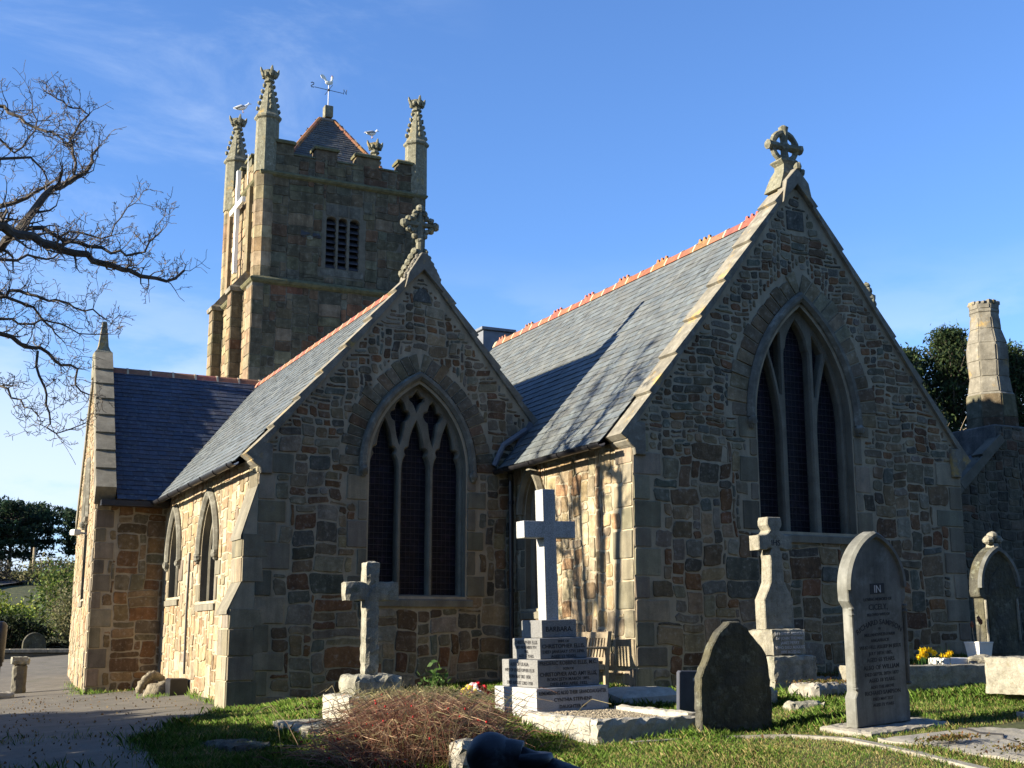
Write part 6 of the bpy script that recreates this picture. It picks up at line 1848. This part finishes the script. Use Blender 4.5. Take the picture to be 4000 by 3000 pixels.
# ------------------------------------------------------------------ grass
def scatter(n, x0, x1, y0, y1, dens):
    x = nrg.uniform(x0, x1, n); y = nrg.uniform(y0, y1, n)
    keep = nrg.random(n) < dens(x, y)
    return x[keep], y[keep]
BLOCK = [(6.8, 7.84, 13.5, 14.6), (6.5, 8.06, 11.55, 13.5), (4.75, 5.6, 14.0, 15.0), (4.12, 5.8, 13.8, 15.3), (9.0, 10.35, 10.25, 11.0), (8.9, 11.7, 7.7, 10.1), (10.3, 11.1, 13.6, 14.4), (11.5, 13.9, 12.4, 13.65), (11.95, 13.5, 10.7, 11.4),
         (7.72, 8.7, 11.36, 11.55), (10.2, 11.3, 12.65, 13.15), (10.4, 12.0, 13.7, 14.1), (3.1, 4.1, 14.0, 14.6), (8.1, 9.0, 13.6, 14.25)]
def dens(x, y):
    d = np.hypot(x, y)
    ok = (x > edge_x(y) + nrg.normal(size=x.shape) * .06)
    ok &= ~((y > 14.97) & (x > 9.12)) & ~((y > 18.75) & (x > 4.4)) & ~((x > 6.0) & (x < 8.0) & (y > 12) & (y < 11))
    for a, b, c, e in BLOCK: ok &= ~((x > a) & (x < b) & (y > c) & (y < e))
    ang = np.degrees(np.arctan2(x, y))
    ok &= (ang > 2) & (ang < 50)
    return ok * np.clip((9.5 / d) ** 1.6, 0, 1)
gx_, gy_ = scatter(900000, 2.2, 16.5, 7.2, 18.8, dens)
ex_, ey_ = [], []
for (ax, ay, bx, by, k, sp) in ((3.3, 25.7, 4.3, 25.85, 260, .07), (4.5, 19.5, 4.7, 22.6, 200, .06), (3.3, 26.0, 3.75, 31.0, 420, .10), (4.0, 23.0, 4.6, 23.2, 160, .12), (2.45, 8, 2.62, 15.2, 1500, .16), (2.62, 15.2, 4.42, 18.5, 900, .14), (9.25, 14.9, 15.3, 14.92, 900, .06), (4.9, 18.7, 9.0, 18.72, 700, .07), (1.0, 17.0, 2.4, 16.2, 260, .25), (.6, 13.5, 1.8, 13.2, 220, .3)):
    f = nrg.random(k); ex_.append(ax + (bx - ax) * f + nrg.normal(size=k) * sp); ey_.append(ay + (by - ay) * f + nrg.normal(size=k) * sp)
for a, b, c, e in BLOCK:      # longer tufts against the stones
    k = int(420 * ((b - a) + (e - c)) * .9); f = nrg.random(k) * 2 * ((b - a) + (e - c)); w1, w2 = b - a, e - c
    px_ = np.where(f < w1, a + f, np.where(f < w1 + w2, b, np.where(f < 2 * w1 + w2, a + f - w1 - w2, a)))
    py_ = np.where(f < w1, c, np.where(f < w1 + w2, c + f - w1, np.where(f < 2 * w1 + w2, e, c + f - 2 * w1 - w2)))
    ex_.append(px_ + nrg.normal(size=k) * .025); ey_.append(py_ + nrg.normal(size=k) * .025)
n_main = len(gx_)
gx_ = np.concatenate([gx_] + ex_); gy_ = np.concatenate([gy_] + ey_)
n = len(gx_)
gzv = ground_z(gx_, gy_)
patch = np.sin(gx_ * 2.3 + gy_) * np.sin(gy_ * 1.9 - gx_ * .7) + .5 * np.sin(gx_ * 5.1) * np.sin(gy_ * 6.3)
short = np.clip((11.2 - gy_) / 1.2, 0, 1)            # thin mossy turf in the foreground
h = nrg.uniform(.03, .085, n) * (1 + .7 * np.clip(patch, -.4, 1)) * (1 - .5 * short)
az = nrg.uniform(0, 6.28, n); lean = nrg.uniform(.1, .9, n) * h
h[n_main:] *= nrg.uniform(.7, 1.5, n - n_main)
wd = nrg.uniform(.0014, .003, n)
ca, sa = np.cos(az), np.sin(az)
base = np.stack([gx_, gy_, gzv - .004], 1)
side_ = np.stack([-sa, ca, 0 * ca], 1) * wd[:, None]
tip = base + np.stack([ca * lean, sa * lean, h], 1)
midp = base + np.stack([ca * lean * .35, sa * lean * .35, h * .62], 1)
V = np.stack([base - side_, base + side_, midp + side_ * .8, tip, midp - side_ * .8], 1)
green = cols([(.125, .225, .03), (.16, .27, .045), (.09, .17, .025), (.22, .29, .08), (.07, .13, .022)], n, .3)
dry = cols([(.32, .27, .11), (.24, .21, .07), (.38, .31, .15)], n, .3)
pd = np.clip(.10 + .32 * short + .22 * (patch < -.35), 0, 1)
cc = np.where((nrg.random(n) < pd)[:, None], dry, green)
gr = qmesh('grass', V, cc, 'grassb')
tag(gr, kind='stuff')
# moss cushions and straw on the flat graves
P = []
for (cx, cy, rx, ry, k) in ((9.6, 8.3, .7, .35, 2200), (9.2, 9.35, .35, .14, 500), (10.9, 8.4, .5, .3, 1200), (10.8, 12.95, .5, .25, 900), (11.3, 13.9, .7, .2, 900), (10.25, 13.35, .35, .25, 900), (12.75, 12.95, 1.0, .33, 2200)):
    x = cx + nrg.normal(size=k) * rx * .5; y = cy + nrg.normal(size=k) * ry * .5
    zt = .355 if cx > 12.5 else (.24 if cy > 13.6 else (.19 if cy > 12.5 else (-.185 if cx < 10.5 else -.13)))
    if 13.2 < cy < 13.5: zt = gz(cx, cy) + .03
    P.append(np.stack([x, y, zt + np.abs(nrg.normal(size=k)) * .018 + .03 * (x - cx) * (cy < 10)], 1))
P = np.concatenate(P)
ms = qmesh('moss', leaf_quads(P, .017, .6, .5), cols([(.10, .085, .025), (.16, .12, .04), (.07, .08, .02), (.12, .06, .025)], len(P)), 'grassb')
tag(ms, kind='stuff')

# unseen evergreens added behind and beside the camera to cut sky light on gables
P = []
spots = [(-26 + i * 5.2, -13 + 2.5 * math.sin(i * 2.1)) for i in range(13)] + [(-5.5, 2.5), (-6.5, 6.2), (-11, 4.0), (-10, -3)]
for i, (cx, cy) in enumerate(spots):
    H = 14 + 2 * math.sin(i * 1.3); k = 2600
    t = nrg.random(k) ** .8; a = nrg.uniform(0, 6.28, k); r_ = 4.2 * (1 - t * .75) * np.sqrt(nrg.random(k))
    P.append(np.stack([cx + r_ * np.cos(a), cy + r_ * np.sin(a), -1 + H * t], 1))
P = np.concatenate(P)
wd_ = qmesh('unseen_trees', leaf_quads(P, .55, .2, .7), cols(DG, len(P)), 'leaf')
tag(wd_, kind='stuff')

# fallen leaves and bits of twig on the path and turf
k = 2600
x = nrg.uniform(-1, 9.5, k); y = nrg.uniform(8.5, 26, k)
ok = ~((y > 18.6) & (x > 4.3)) & ~((y > 14.9) & (x > 8.4)) & ((x < edge_x(y) + 3.5) | (nrg.random(k) < .35))
x, y = x[ok], y[ok]
P = np.stack([x, y, ground_z(x, y) + .02 + .015 * (x > edge_x(y))], 1)
lv = qmesh('fallen_leaves', leaf_quads(P, .02, 2.5, .6), cols([(.12, .07, .03), (.18, .12, .05), (.07, .05, .03), (.22, .16, .08)], len(P)), 'grassb')
tag(lv, kind='stuff')
